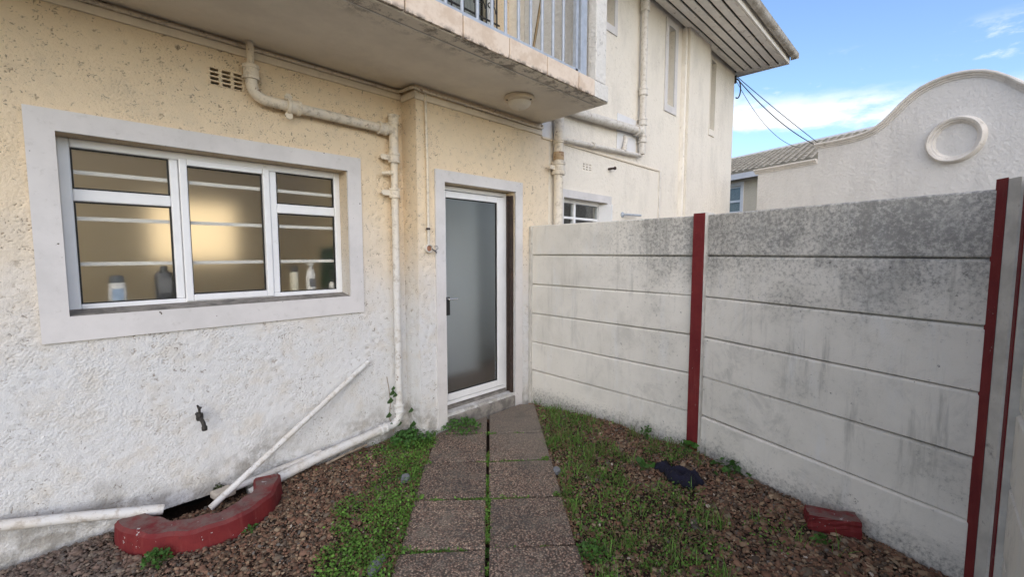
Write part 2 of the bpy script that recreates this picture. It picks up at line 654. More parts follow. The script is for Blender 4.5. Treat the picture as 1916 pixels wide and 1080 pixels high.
def wall_holes(mb, fn, u0, u1, v0, v1, t, holes, ends=True):
    """wall in u/v with rectangular through-holes; fn(u, v, w): w = 0 front, t = back"""
    us = sorted({u0, u1, *[h[0] for h in holes], *[h[1] for h in holes]})
    vs = sorted({v0, v1, *[h[2] for h in holes], *[h[3] for h in holes]})
    us = [u for u in us if u0 <= u <= u1]
    vs = [v for v in vs if v0 <= v <= v1]

    def q(a, b, c, d):
        mb.add([a, b, c, d], [(0, 1, 2, 3)])
    for i in range(len(us) - 1):
        for j in range(len(vs) - 1):
            a, b, c, d = us[i], us[i + 1], vs[j], vs[j + 1]
            um, vm = (a + b) / 2, (c + d) / 2
            if any(h[0] < um < h[1] and h[2] < vm < h[3] for h in holes):
                continue
            q(fn(a, c, 0), fn(b, c, 0), fn(b, d, 0), fn(a, d, 0))
            q(fn(b, c, t), fn(a, c, t), fn(a, d, t), fn(b, d, t))
    for a, b, c, d in holes:
        q(fn(a, c, 0), fn(a, d, 0), fn(a, d, t), fn(a, c, t))
        q(fn(b, d, 0), fn(b, c, 0), fn(b, c, t), fn(b, d, t))
        q(fn(a, d, 0), fn(b, d, 0), fn(b, d, t), fn(a, d, t))
        q(fn(b, c, 0), fn(a, c, 0), fn(a, c, t), fn(b, c, t))
    if ends:
        q(fn(u0, v0, t), fn(u0, v0, 0), fn(u0, v1, 0), fn(u0, v1, t))
        q(fn(u1, v0, 0), fn(u1, v0, t), fn(u1, v1, t), fn(u1, v1, 0))
        q(fn(u0, v1, 0), fn(u1, v1, 0), fn(u1, v1, t), fn(u0, v1, t))
        q(fn(u0, v0, t), fn(u1, v0, t), fn(u1, v0, 0), fn(u0, v0, 0))
    return mb


def frame(mb, a, b, c, d, wid, y0, y1, wr=None, wt=None, wb=None):
    """rectangular frame a..b x c..d in XZ, boxes butted"""
    wr = wid if wr is None else wr
    wt = wid if wt is None else wt
    wb = wid if wb is None else wb
    mb.box(a, a + wid, y0, y1, c, d)
    mb.box(b - wr, b, y0, y1, c, d)
    mb.box(a + wid, b - wr, y0, y1, d - wt, d)
    mb.box(a + wid, b - wr, y0, y1, c, c + wb)
    return mb


def arc(c, u, v, r, a0, a1, n=7):
    c, u, v = Vector(c), Vector(u), Vector(v)
    return [c + (u * math.cos(R(a0 + (a1 - a0) * i / n)) + v * math.sin(R(a0 + (a1 - a0) * i / n))) * r for i in range(n + 1)]


def np_mesh(name, V, F, colors, mat, smooth=False):
    me = bpy.data.meshes.new(name)
    nf, k = F.shape
    me.vertices.add(len(V))
    me.vertices.foreach_set('co', V.astype(np.float32).ravel())
    me.loops.add(nf * k)
    me.loops.foreach_set('vertex_index', F.astype(np.int32).ravel())
    me.polygons.add(nf)
    me.polygons.foreach_set('loop_start', np.arange(0, nf * k, k, dtype=np.int32))
    me.polygons.foreach_set('loop_total', np.full(nf, k, dtype=np.int32))
    me.update(calc_edges=True)
    at = me.color_attributes.new('tint', 'FLOAT_COLOR', 'POINT')
    at.data.foreach_set('color', np.concatenate([colors, np.ones((len(colors), 1))], 1).astype(np.float32).ravel())
    me.materials.append(MATS[mat])
    if smooth:
        me.polygons.foreach_set('use_smooth', np.ones(nf, dtype=bool))
    me.validate()
    o = bpy.data.objects.new(name, me)
    COL.objects.link(o)
    place(o, (0, 0, 0))
    return o



def coat(parent, fn, u0, u1, v0, v1, holes, seed, step=.0051):
    """thrown roughcast as real relief: fn(u, v, w), w = height out of the wall"""
    nu, nv = int((u1 - u0) / step) + 1, int((v1 - v0) / step) + 1
    rs = np.random.RandomState(seed)
    us, vs_ = np.linspace(u0, u1, nu), np.linspace(v0, v1, nv)

    def band(lo, hi, an=1.0):
        # band-passed noise, wavelengths lo..hi metres
        f = np.fft.rfft2(rs.normal(size=(nv, nu)))
        ky = np.fft.fftfreq(nv, step)[:, None] * an
        kx = np.fft.rfftfreq(nu, step)[None]
        k = np.hypot(kx, ky) + 1e-6
        f *= np.exp(-((np.log(1 / k) - math.log(math.sqrt(lo * hi))) / (.5 * math.log(hi / lo))) ** 2)
        g_ = np.fft.irfft2(f, s=(nv, nu))
        return g_ / g_.std()
    a = band(.0125, .036, .85)
    b = band(.0105, .016)
    c0 = band(.045, .11)
    d0 = band(.25, .7)
    amp = np.clip(.75 + .25 * d0, .3, 1.2)
    h = np.clip(.55 + amp * (.22 * a + .18 * b) + .16 * c0, 0, 1.3)
    w = .0052 * h
    U, V = np.meshgrid(us, vs_)
    P_ = np.array(fn(U.ravel(), V.ravel(), w.ravel())).T
    um, vm = (us[:-1] + us[1:]) / 2, (vs_[:-1] + vs_[1:]) / 2
    keep = np.ones((nv - 1, nu - 1), bool)
    for a_, b_, c_, d_ in holes:
        keep &= ~((um[None] > a_) & (um[None] < b_) & (vm[:, None] > c_) & (vm[:, None] < d_))
    jj, ii = np.nonzero(keep)
    q = jj * nu + ii
    F = np.stack([q, q + 1, q + nu + 1, q + nu], 1)
    c = np.repeat(np.clip(h, 0, 1).ravel()[:, None], 3, 1)
    o = np_mesh('roughcast_coat', P_, F, c, 'roughcast_cream', smooth=True)
    place(o, (0, 0, 0), parent)
    return o


# value noise for scattering
_rs = np.random.RandomState(11)
_G = _rs.rand(64, 64)


def vnoise(x, y, s):
    x = np.asarray(x) * s + 100
    y = np.asarray(y) * s + 100
    xi, yi = np.floor(x).astype(int), np.floor(y).astype(int)
    fx, fy = x - xi, y - yi
    fx, fy = fx * fx * (3 - 2 * fx), fy * fy * (3 - 2 * fy)
    g = lambda i, j: _G[i % 64, j % 64]
    return (g(xi, yi) * (1 - fx) + g(xi + 1, yi) * fx) * (1 - fy) + (g(xi, yi + 1) * (1 - fx) + g(xi + 1, yi + 1) * fx) * fy


def sstep(v, a, b):
    t = np.clip((np.asarray(v, float) - a) / (b - a), 0, 1)
    return t * t * (3 - 2 * t)


# ------------------------------------------------------------------ ground and path
WY, DY = 3.18, 2.98          # window wall plane, door wall plane
PO = np.array([1.318, 1.433])
PA = R(47.15)
PD = np.array([math.cos(PA), math.sin(PA)])         # along the path, away
PN = np.array([-PD[1], PD[0]])                      # to the path's left
PIT = (.53, 3.08)


def gh(x, y):
    x, y = np.asarray(x, float), np.asarray(y, float)
    h = .055 * sstep(x, 2.2, 3.1) * (1 - sstep(y, 2.1, 2.9)) + (vnoise(x, y, 3.1) - .5) * .03 + (vnoise(x, y, 9) - .5) * .012
    px, py = x - PO[0], y - PO[1]
    lat = np.abs(px * PN[0] + py * PN[1])
    h = h * sstep(lat, .40, .62) - .022 - .03 * (1 - sstep(lat, .38, .46))
    r = np.hypot((x - .54) / .86, y - 3.085)
    h = h - .14 * (1 - sstep(r, .26, .36)) * (y > 2.7)
    fx = np.where(y > 1.255, 3.255 + (y - 1.255) * .0435, 3.255 - (1.255 - y) * .335)
    gap = np.minimum(np.abs(fx - x), np.abs(np.where(x < 2.0, 3.18, 2.98) - y))
    h = h - .022 * (1 - sstep(gap, .015, .055))
    far = np.maximum(np.abs(x - 2), np.abs(y - 1.5))
    return np.where(far > 6, -.03, h)


def make_ground():
    xs = np.concatenate([[-600, -60, -10], np.arange(-2, 3.6, .03), [4, 10, 60, 600]])
    ys = np.concatenate([[-600, -60, -10], np.arange(-1.2, 3.4, .03), [4, 10, 60, 600]])
    gx, gy = np.meshgrid(xs, ys)
    z = gh(gx, gy)
    nx, ny = len(xs), len(ys)
    mb = MB()
    vs = list(zip(gx.ravel(), gy.ravel(), z.ravel()))
    fs = [(j * nx + i, j * nx + i + 1, (j + 1) * nx + i + 1, (j + 1) * nx + i) for j in range(ny - 1) for i in range(nx - 1)]
    mb.add(vs, fs)
    o = mb.build('ground', 'dark_soil', smooth=True)
    struct(o)


make_ground()


def clip_poly(poly, fn):
    out = []
    n = len(poly)
    for i in range(n):
        p, q = poly[i], poly[(i + 1) % n]
        a, b = fn(p), fn(q)
        if a >= 0:
            out.append(p)
        if a * b < 0:
            t = a / (a - b)
            out.append((p[0] + (q[0] - p[0]) * t, p[1] + (q[1] - p[1]) * t))
    return out


def make_path():
    base = MB()
    a, b = PO + PD * -1.6, PO + PD * 1.9
    w = PN * .42
    pts = [a - w, b - w, b + w, a + w]
    base.prism([tuple(p) for p in pts], -.08, -.042, lambda u, v, k: (u, v, k))
    path = struct(base.build('path', 'dark_soil'))
    joints = [-1.22, -.75, -.27, .195, .665, 1.145, 1.645, 2.35]
    rnd = random.Random(3)
    for i in range(len(joints) - 1):
        for side in (-1, 1):
            s0, s1 = joints[i] + .011, joints[i + 1] - .011
            l0, l1 = (.011, .445) if side == 1 else (-.455, -.011)
            if i >= 5 and side == 1:
                l1 = .435
            j = [rnd.uniform(-.006, .006) for _ in range(8)]
            corners = [(s0 + j[0], l0 + j[1] * .6), (s1 + j[2], l0 + j[3] * .6), (s1 + j[4], l1 + j[5]), (s0 + j[6], l1 + j[7])]
            poly = [tuple(PO + PD * s + PN * l) for s, l in corners]
            ar = sum(poly[k][0] * poly[(k + 1) % 4][1] - poly[(k + 1) % 4][0] * poly[k][1] for k in range(4))
            if ar < 0:
                poly.reverse()
            poly = clip_poly(poly, lambda p: DY - .045 - p[1])
            poly = clip_poly(poly, lambda p: 3.27 - p[0])
            if len(poly) < 3:
                continue
            t1, t2, zz = rnd.uniform(-.012, .012), rnd.uniform(-.012, .012), rnd.uniform(-.004, .006)
            cx, cy = poly[0]
            mb = MB()
            mb.prism(poly, 0, 1, lambda u, v, k: (u, v, (-.04 if k == 0 else .004 + zz + (u - cx) * t1 + (v - cy) * t2)))
            mb.build('paving_slab', 'exposed_aggregate', path, bevel=.008)


make_path()

# ------------------------------------------------------------------ the house
house = thing('house', 'cream roughcast two-storey house with a balcony over its back door', 'house', (3.7, 4.5, 0))
fy = lambda y: (lambda u, v, w: (u, y + w, v))

# window wall, door wall
WIN = (.041, 1.534, 1.176, 2.098)
VENT = (.700, .885, 2.497, 2.600)
mb = MB()
WH = [WIN, VENT, (.30, .80, -.28, .004)]
wall_holes(mb, fy(WY + .004), -1.6, 2.0145, -.3, 2.80, .236, WH)
w_ = mb.build('wall', 'roughcast_plain', house)
coat(w_, lambda u, v, w: (u, WY + .003 - w, v), -1.0, 2.012, -.15, 2.795, WH, 1)
DOOR = (2.266, 3.112, .115, 2.08)
LOWIN = (3.86, 4.73, 1.35, 2.10)
VENT2 = (4.218, 4.401, 2.435, 2.52)
mb = MB()
wall_holes(mb, fy(DY + .004), 2.0145, 3.62, -.3, 2.80, .236, [DOOR])
w_ = mb.build('wall', 'roughcast_plain', house)
coat(w_, lambda u, v, w: (u, DY + .003 - w, v), 2.006, 3.62, -.15, 2.795, [DOOR], 2)
coat(w_, lambda u, v, w: (2.0125 - w, -u, v), -3.184, -(DY - .003), -.15, 2.795, [], 3)
mb = MB()
mb.box(3.24, 3.40, DY, 3.4, 2.93, 5.0)          # filler behind the balcony end pier
mb.build('wall', 'render_offwhite', house)
SL = [(4.664, 4.829, 4.19, 5.1), (6.26, 6.48, 3.63, 4.72), (7.86, 8.08, 3.60, 4.73)]
mb = MB()
wall_holes(mb, fy(DY), 3.62, 9.05, -.3, 4.92, .24, [LOWIN, VENT2] + [(a, b, c, min(d, 4.9)) for a, b, c, d in SL])
mb.build('wall', 'render_offwhite', house)
mb = MB()
mb.box(3.395, 3.62, DY + .004, 3.22, 2.795, 4.92)
mb.build('wall', 'render_offwhite', house)
mb = MB()
mb.box(8.81, 9.048, DY + .24, 9.0, -.3, 4.92)
mb.build('wall', 'render_offwhite', house)
mb = MB()
mb.box(-1.6, 9.046, 9.0, 9.24, -.3, 4.92)
mb.build('wall', 'render_offwhite', house)
mb = MB()
mb.box(-1.6, -1.36, WY + .24, 9.0, -.3, 4.92)
mb.build('wall', 'roughcast_plain', house)
# balcony back wall, with the opening of its glazed door
BDOOR = (.9, 3.08, 2.96, 4.75)
mb = MB()
wall_holes(mb, fy(WY), -1.6, 3.24, 2.80, 4.92, .2, [BDOOR])
mb.build('wall', 'roughcast_plain', house)
# projecting pier between the slit windows
mb = MB()
mb.box(6.80, 7.60, DY - .10, DY - .002, -.2, 4.85)
mb.build('pier', 'render_offwhite', house)
mb = MB()
mb.box(6.74, 6.795, DY - .06, DY - .002, -.2, 4.85)
mb.build('corner_trim', 'soffit_board', house)

# moulded string course and trims
for nm, x0, x1, y, z0, z1 in (('string_course', -1.6, 1.998, WY, 2.708, 2.752), ('string_course', 1.997, 3.50, DY, 2.68, 2.726), ('string_course', 3.50, 6.10, DY, 2.652, 2.672)):
    mb = MB()
    mb.box(x0, x1, y - .016, y - .001, z0, z1)
    mb.build(nm, 'string_paint', house, bevel=.003)
mb = MB()
mb.box(1.992, 2.0085, DY - .016, WY - .017, 2.69, 2.738)
mb.build('string_course', 'string_paint', house, bevel=.003)
mb = MB()
mb.box(6.085, 6.115, DY - .02, DY - .001, .2, 2.651)
mb.build('corner_trim', 'coping_paint', house)
mb = MB()
mb.box(3.50, 3.70, DY - .01, DY - .002, 2.675, 2.84)
mb.build('patch_plate', 'panel_white', house)


# air bricks
def airbrick(x0, x1, z0, z1, y, nx, nz, bar, mat):
    mb = MB()
    holes = []
    dx, dz = (x1 - x0) / nx, (z1 - z0) / nz
    for i in range(nx):
        for j in range(nz):
            holes.append((x0 + dx * i + bar, x0 + dx * (i + 1) - bar, z0 + dz * j + bar * .55, z0 + dz * (j + 1) - bar * .55))
    wall_holes(mb, fy(y), x0, x1, z0, z1, .03, holes)
    o = mb.build('air_brick', mat, house)
    mb = MB()
    mb.box(x0 + .001, x1 - .001, y + .12, y + .2, z0 + .001, z1 - .001)
    mb.build('cavity', 'dark_hole', o)


airbrick(*VENT, WY - .006, 3, 4, .009, 'roughcast_plain')
airbrick(*VENT2, DY + .001, 3, 3, .014, 'render_offwhite')


# ---- bathroom window
def surround(parent, a, b, c, d, w, y, wb=None, name='surround', mat='grey_white_trim_paint', t=.018):
    mb = MB()
    wb = w if wb is None else wb
    wall_holes(mb, lambda u, v, k: (u, y - t + k, v), a - w, b + w, c - wb, d + w, t - .001, [(a, b, c, d)])
    return mb.build(name, mat, parent, bevel=.004)


mb = MB()
FYa, FYb = 3.295, 3.355
frame(mb, WIN[0], WIN[1], WIN[2] + .002, WIN[3], .050, FYa, FYb, wr=.044, wt=.048, wb=.046)
mb.box(.505, .547, FYa + .001, FYb, WIN[2] + .048, WIN[3] - .048)
mb.box(1.045, 1.090, FYa + .001, FYb, WIN[2] + .048, WIN[3] - .048)
mb.box(.091, .505, FYa + .001, FYb, 1.772, 1.836)
mb.box(1.090, 1.490, FYa + .001, FYb, 1.772, 1.836)
win = mb.build('window', 'upvc', house, bevel=.007)
mb = MB()
frame(mb, .549, 1.043, WIN[2] + .028, WIN[3] - .036, .040, FYa - .014, FYb - .006)
mb.build('sash', 'upvc', win, bevel=.006)
for a, b, c, d in ((.092, .504, 1.838, 2.049), (.092, .504, 1.223, 1.771), (.589, 1.003, 1.245, 2.021), (1.091, 1.489, 1.838, 2.049), (1.091, 1.489, 1.223, 1.771)):
    mb = MB()
    frame(mb, a, b, c, d, .007, FYa + .014, FYa + .036)
    mb.build('gasket', 'gasket', win)
    mb = MB()
    mb.box(a + .006, b - .006, FYa + .022, FYa + .027, c + .006, d - .006)
    mb.build('pane', 'frosted_glass', win)
for z in (1.439, 1.683, 1.927):
    mb = MB()
    mb.box(.06, 1.52, 3.326, 3.332, z - .0105, z + .0105)
    mb.build('burglar_bar', 'bar_white', win)
surround(win, *WIN, .104, WY, wb=.128)
mb = MB()
mb.add([(WIN[0] + .002, WY - .006, 1.158), (WIN[1] - .002, WY - .006, 1.158), (WIN[1] - .002, FYa, 1.158), (WIN[0] + .002, FYa, 1.158),
        (WIN[0] + .002, WY - .006, 1.178), (WIN[1] - .002, WY - .006, 1.178), (WIN[1] - .002, FYa + .004, 1.200), (WIN[0] + .002, FYa + .004, 1.200)],
       [(0, 3, 2, 1), (4, 5, 6, 7), (0, 1, 5, 4), (2, 3, 7, 6), (0, 4, 7, 3), (1, 2, 6, 5)])
mb.build('sill', 'bare_cement', win)
mb = MB()
mb.box(WIN[0] - .1, WIN[1] + .1, FYb + .001, 3.50, 1.16, 1.210)
mb.build('inner_sill', 'bar_white', win)


# ---- the bathroom and hall behind the glass
def room(name, x0, x1, y0, y1, z0, z1, wmat, fmat=None):
    mb = MB()
    q = mb.add
    q([(x0, y1, z0), (x1, y1, z0), (x1, y1, z1), (x0, y1, z1)], [(0, 1, 2, 3)])
    q([(x0, y0, z0), (x0, y1, z0), (x0, y1, z1), (x0, y0, z1)], [(0, 1, 2, 3)])
    q([(x1, y0, z0), (x1, y0, z1), (x1, y1, z1), (x1, y1, z0)], [(0, 1, 2, 3)])
    q([(x0, y0, z1), (x1, y0, z1), (x1, y1, z1), (x0, y1, z1)], [(0, 3, 2, 1)])
    o = mb.build(name, wmat, house)
    mb = MB()
    mb.box(x0, x1, y0, y1, z0 - .02, z0)
    mb.build('floor', fmat or wmat, o)
    return o


bath = room('bathroom', -.5, 1.985, 3.425, 5.2, .1, 2.65, 'bathroom_paint')
mb = MB()
frame(mb, .58, 1.34, 1.38, 2.02, .05, 5.15, 5.195)
bw = mb.build('far_window', 'upvc', bath)
mb = MB()
mb.box(.63, 1.29, 5.172, 5.18, 1.43, 1.97)
mb.build('glow_pane', 'sunlit_window', bath)
mb = MB()
mb.box(-.497, -.49, 3.9, 4.9, 1.1, 2.2)
mb.build('glow_pane', 'bath_fill_glow', bath)  # added glowing panel, out of view, brightens the bathroom
hall = room('hall', 2.03, 4.6, 3.225, 5.6, .10, 2.6, 'hall_paint', 'hall_floor')

mb = MB()
mb.box(4.59, 4.597, 3.30, 3.92, .9, 2.2)
mb.build('glow_pane', 'hall_fill_glow', hall)  # added fill panel, hidden from the camera, lights the partition

# ---- door
mb = MB()
frame(mb, DOOR[0], DOOR[1] - .006, DOOR[2] + .03, DOOR[3] - .008, .035, 3.085, 3.145)
door = mb.build('door', 'upvc', house, bevel=.005)
mb = MB()
frame(mb, 2.305, 3.066, .185, 2.030, .058, 3.078, 3.125, wr=.088, wt=.056, wb=.062)
leaf = mb.build('door_leaf', 'upvc', door, bevel=.006)
mb = MB()
frame(mb, 2.363, 2.978, .247, 1.974, .008, 3.090, 3.108)
mb.build('gasket', 'gasket', door)
mb = MB()
mb.box(2.370, 2.971, 3.097, 3.102, .254, 1.967)
mb.build('pane', 'door_frosted', door)
mb = MB()
mb.box(2.325, 2.385, 3.062, 3.0775, .955, 1.115)
hd = mb.build('handle', 'cap_black', door, bevel=.004)
mb = MB()
mb.tube([(2.352, 3.064, 1.10), (2.352, 3.03, 1.10)], .009, 10)
mb.tube([(2.352, 3.032, 1.10), (2.44, 3.028, 1.098)], .009, 10)
mb.build('lever', 'chrome', hd, smooth=True)
surround(door, DOOR[0], DOOR[1], DOOR[2] - .22, DOOR[3], .094, DY, wb=0)
mb = MB()
mb.add([(DOOR[0], DY - .012, -.1), (DOOR[1], DY - .012, -.1), (DOOR[1], 3.16, -.1), (DOOR[0], 3.16, -.1),
        (DOOR[0], DY - .012, .085), (DOOR[1], DY - .012, .085), (DOOR[1], 3.16, .147), (DOOR[0], 3.16, .147)],
       [(0, 3, 2, 1), (4, 5, 6, 7), (0, 1, 5, 4), (2, 3, 7, 6), (0, 4, 7, 3), (1, 2, 6, 5)])
mb.build('threshold', 'bare_cement', door, bevel=.006)
mb = MB()
mb.box(3.088, 3.108, 2.992, 3.03, .115, 2.045)
mb.box(3.094, 3.108, 3.045, 3.078, .12, 2.05)
g = mb.build('security_gate_jamb', 'old_steel', door, bevel=.003)
for z in (.42, 1.35):
    mb = MB()
    mb.box(3.066, 3.087, 2.990, 3.012, z, z + .075)
    mb.build('hinge', 'old_steel', g, bevel=.003)

# vertical blinds and inner wall seen through the door glass
mb = MB()
mb.box(2.035, 3.50, 3.96, 4.03, .101, 2.599)
mb.build('partition', 'hall_paint', hall)
for i in range(9):
    mb = MB()
    x = 3.46 + i * .088
    mb.obox((x, 4.06, .15), (.088, .035 if i % 2 else .045, 0), (-.001, .003, 0), (0, 0, 2.3))
    mb.build('blind_slat', 'blind_fabric', hall)

# ---- lower window beyond the fence
mb = MB()
frame(mb, *LOWIN, .04, DY + .09, DY + .14)
mb.box(4.19, 4.225, DY + .091, DY + .14, LOWIN[2] + .04, LOWIN[3] - .04)
lw = mb.build('window', 'upvc', house, bevel=.004)
for a, b in ((3.90, 4.19), (4.225, 4.69)):
    mb = MB()
    mb.box(a, b, DY + .11, DY + .114, LOWIN[2] + .04, LOWIN[3] - .04)
    mb.build('pane', 'window_glass', lw)
    mb = MB()
    mb.box(a, b, DY + .102, DY + .118, 1.885, 1.91)
    mb.build('glazing_bar', 'upvc', lw)
mb = MB()
mb.obox((4.69, DY + .085, LOWIN[2] + .04), (.04, -.16, 0), (.022, .004, 0), (0, 0, .69))
mb.build('open_sash', 'upvc', lw)
mb = MB()
mb.box(3.88, 4.72, DY + .19, DY + .235, 1.34, 2.11)
mb.build('dark_interior', 'dark_hole', lw)
surround(lw, *LOWIN, .085, DY, name='surround')

# ---- slit windows
for (a, b, c, d) in SL:
    mb = MB()
    d2 = min(d, 4.9)
    frame(mb, a, b, c, d2, .022, DY + .10, DY + .14)
    sw = mb.build('slit_window', 'panel_white', house)
    mb = MB()
    mb.box(a + .022, b - .022, DY + .115, DY + .12, c + .022, d2 - .022)
    mb.build('pane', 'window_glass', sw)
    mb = MB()
    mb.box(a - .02, b + .02, DY + .185, DY + .238, c - .02, d2 + .01)
    mb.build('net_curtain', 'blind_fabric', sw)
    if d < 4.8:
        surround(sw, a, b, c, d, .085 if a < 7 else .02, DY, wb=.10, name='surround', mat='render_offwhite' if a > 7 else 'grey_white_trim_paint')
    else:
        mb = MB()
        mb.box(a - .04, b + .06, DY - .014, DY - .001, c - .085, c)
        mb.box(b, b + .06, DY - .0135, DY - .001, c, 4.9)
        mb.build('surround', 'grey_white_trim_paint', sw)

# ---- balcony
mb = MB()
poly = [(-1.6, 2.165), (3.43, 2.165), (3.50, WY - .001), (-1.6, WY - .001)]
mb.prism(poly, 2.79, 2.918, lambda u, v, k: (u, v, k))
bal = mb.build('balcony', 'balcony_soffit_paint', house, bevel=.006)
x = 3.205
tj = [3.205, 2.98, 2.59, 2.195, 1.795, 1.39, .985, .58, .175, -.23, -.635, -1.04, -1.445]
for i in range(len(tj) - 1):
    mb = MB()
    dz = random.uniform(-.003, .003)
    mb.box(tj[i + 1] + .005, tj[i] - .005, 2.146 + random.uniform(-.002, .002), 2.164, 2.794 + dz, 2.927 + dz)
    mb.build('edge_tile', 'beige_edge_tile', bal, bevel=.003)
mb = MB()
mb.box(-1.55, 3.40, 2.262, 2.272, 2.786, 2.7895)
mb.build('drip_line', 'coping_paint', bal)
mb = MB()
mb.box(3.22, 3.375, 2.152, 2.235, 2.93, 4.9)
mb.box(3.24, 3.372, 2.236, DY - .002, 2.93, 4.9)
mb.box(3.208, 3.415, 2.150, 2.164, 2.796, 2.928)
mb.build('end_pier', 'pier_render', bal, bevel=.008)
mb = MB()
mb.box(-1.6, 3.06, 2.185, 2.215, 2.945, 2.970)
mb.box(-1.6, 3.06, 2.18, 2.22, 3.93, 3.96)
mb.box(-1.6, 3.20, 2.166, 2.26, 2.9185, 2.928)
rail = mb.build('railing', 'galvanised', bal, bevel=.003)
bb = None
for i in range(36):
    bx = 2.838 - i * .126
    if bb is None:
        mb = MB()
        mb.tube([(bx, 2.20, 2.97), (bx, 2.20, 3.93)], .0115, 10)
        bb = mb.build('baluster', 'galvanised', bal, smooth=True)
    else:
        inst(bb, (bx, 2.20, 2.97), bal)
mb = MB()
mb.box(2.985, 3.015, 2.185, 2.215, 2.93, 3.96)
mb.build('baluster', 'galvanised', bal)
mb = MB()
mb.box(3.045, 3.125, 2.178, 2.222, 2.93, 3.96)
mb.build('railing_post', 'galvanised', bal, bevel=.003)
# balcony door with scrollwork gate
mb = MB()
frame(mb, *BDOOR, .05, WY + .06, WY + .11)
mb.box(1.97, 2.02, WY + .061, WY + .11, BDOOR[2] + .05, BDOOR[3] - .05)
bd = mb.build('balcony_door', 'upvc', house, bevel=.004)
for a, b in ((.95, 1.97), (2.02, 3.03)):
    mb = MB()
    mb.box(a, b, WY + .08, WY + .085, BDOOR[2] + .05, BDOOR[3] - .05)
    mb.build('pane', 'window_glass', bd)
mb = MB()
mb.box(.88, 3.1, WY + .26, WY + .30, 2.93, 4.8)
mb.build('curtain', 'blind_fabric', bd)
mb = MB()
for i in range(8):
    bx = 2.10 + i * .135
    mb.tube([(bx, WY - .03, 2.98), (bx, WY - .03, 4.7)], .007, 8)
for zc in (3.2, 3.5, 3.8, 4.1, 4.4):
    for i in range(7):
        cx = 2.167 + i * .135
        pts = []
        for k in range(19):
            a = k / 18 * 2 * math.pi * 1.25
            r = .055 * (1 - .5 * k / 18)
            pts.append((cx + r * math.cos(a), WY - .03, zc + (.12 * k / 18 - .06) + r * math.sin(a)))
        mb.tube(pts, .006, 6)
for z in (3.0, 3.35, 3.65, 3.95, 4.25, 4.68):
    mb.box(2.05, 3.08, WY - .036, WY - .024, z - .006, z + .006)
mb.build('scroll_gate', 'black_iron', bd, smooth=True)
pole = MB()
pole.tube([(2.64, 2.36, 2.93), (2.90, 2.40, 3.9)], .011, 10)
tag(pole.build('pole', 'brass_pole', smooth=True), 'brass coloured pole leaning behind the balcony balusters', 'pole')

# ---- eaves, gutter, roof
EY, EX = 2.14, 9.27
nb = 6
bw_ = (DY - EY - .05) / nb
for i in range(nb):
    mb = MB()
    mb.box(-1.9, EX - .05 - i * .028, EY + .04 + i * bw_, EY + .04 + (i + 1) * bw_ - .030, 4.85, 4.865)
    mb.build('soffit_board', 'soffit_board', house)
for i in range(3):
    mb = MB()
    mb.box(EX - .05 - (i + 1) * .06 + .012, EX - .05 - i * .06, EY + .04 + i * .25, 9.4, 4.846, 4.8495)
    mb.build('soffit_board', 'soffit_board', house)
mb = MB()
mb.box(-1.9, EX, EY + .03, 9.45, 4.93, 4.95)
eb = mb.build('eaves_deck', 'dark_hole', house)
mb = MB()
mb.box(-1.9, EX, EY, EY + .022, 4.83, 5.00)
mb.box(EX - .022, EX, EY + .023, 9.45, 4.83, 5.00)
mb.build('fascia', 'soffit_board', house, bevel=.003)
prof = [(math.cos(R(a)) * .062, math.sin(R(a)) * .062) for a in range(180, 361, 20)]
poly = [(p[0], p[1]) for p in prof] + [(.068, .012), (.056, .012)] + [(p[0] * .88, p[1] * .88) for p in reversed(prof)] + [(-.056, .012), (-.068, .012)]
mb = MB()
mb.prism(poly, -1.9, EX + .03, lambda u, v, k: (k, EY - .068 + u, 4.965 + v))
gut = mb.build('gutter', 'weathered_gutter', house, smooth=True)
for xx in (7.9, 6.6, 5.3):
    mb = MB()
    poly2 = [(p[0] * 1.08, p[1] * 1.08) for p in prof] + [(p[0] * 1.01, p[1] * 1.01) for p in reversed(prof)]
    mb.prism(poly2, xx, xx + .07, lambda u, v, k: (k, EY - .068 + u, 4.965 + v))
    mb.build('gutter_joint', 'weathered_gutter', gut, smooth=True)
mb = MB()
mb.box(EX + .0305, EX + .034, EY - .13, EY - .004, 4.903, 4.975)
mb.build('gutter_cap', 'weathered_gutter', gut)
mb = MB()
ym = (EY + 9.45) / 2
mb.add([(-1.9, EY - .02, 5.0), (EX + .02, EY - .02, 5.0), (EX + .02, 9.47, 5.0), (-1.9, 9.47, 5.0), (1.2, ym, 7.0), (6.2, ym, 7.0)],
       [(0, 1, 5, 4), (1, 2, 5), (2, 3, 4, 5), (3, 0, 4), (3, 2, 1, 0)])
mb.build('roof', 'roof_tile_grey', house)

# ------------------------------------------------------------------ pipework on the house
def collar(mb, p, ax, r, l):
    mb.lathe([(r * .72, -l * .5), (r * 1.0, -l * .5), (r * 1.05, -l * .30), (r * .93, -l * .22), (r * .93, l * .22), (r * 1.05, l * .30), (r, l * .5), (r * .72, l * .5)], p, ax, 18)
    return mb


def ear(mb, p, r, y):
    # lug with a hole, screwed back to the wall
    x, z = p[0], p[2]
    mb.prism([(x - r - .052 + .02 * math.cos(R(a)), z + .02 * math.sin(R(a))) for a in range(90, 271, 30)] + [(x - r * .7, z - .02), (x - r * .7, z + .02)], p[1] - .004, p[1] + .004, lambda u, v, k: (u, k, v))
    mb.tube([(x - r - .052, p[1] - .005, z), (x - r - .052, y - .001, z)], .006, 8)


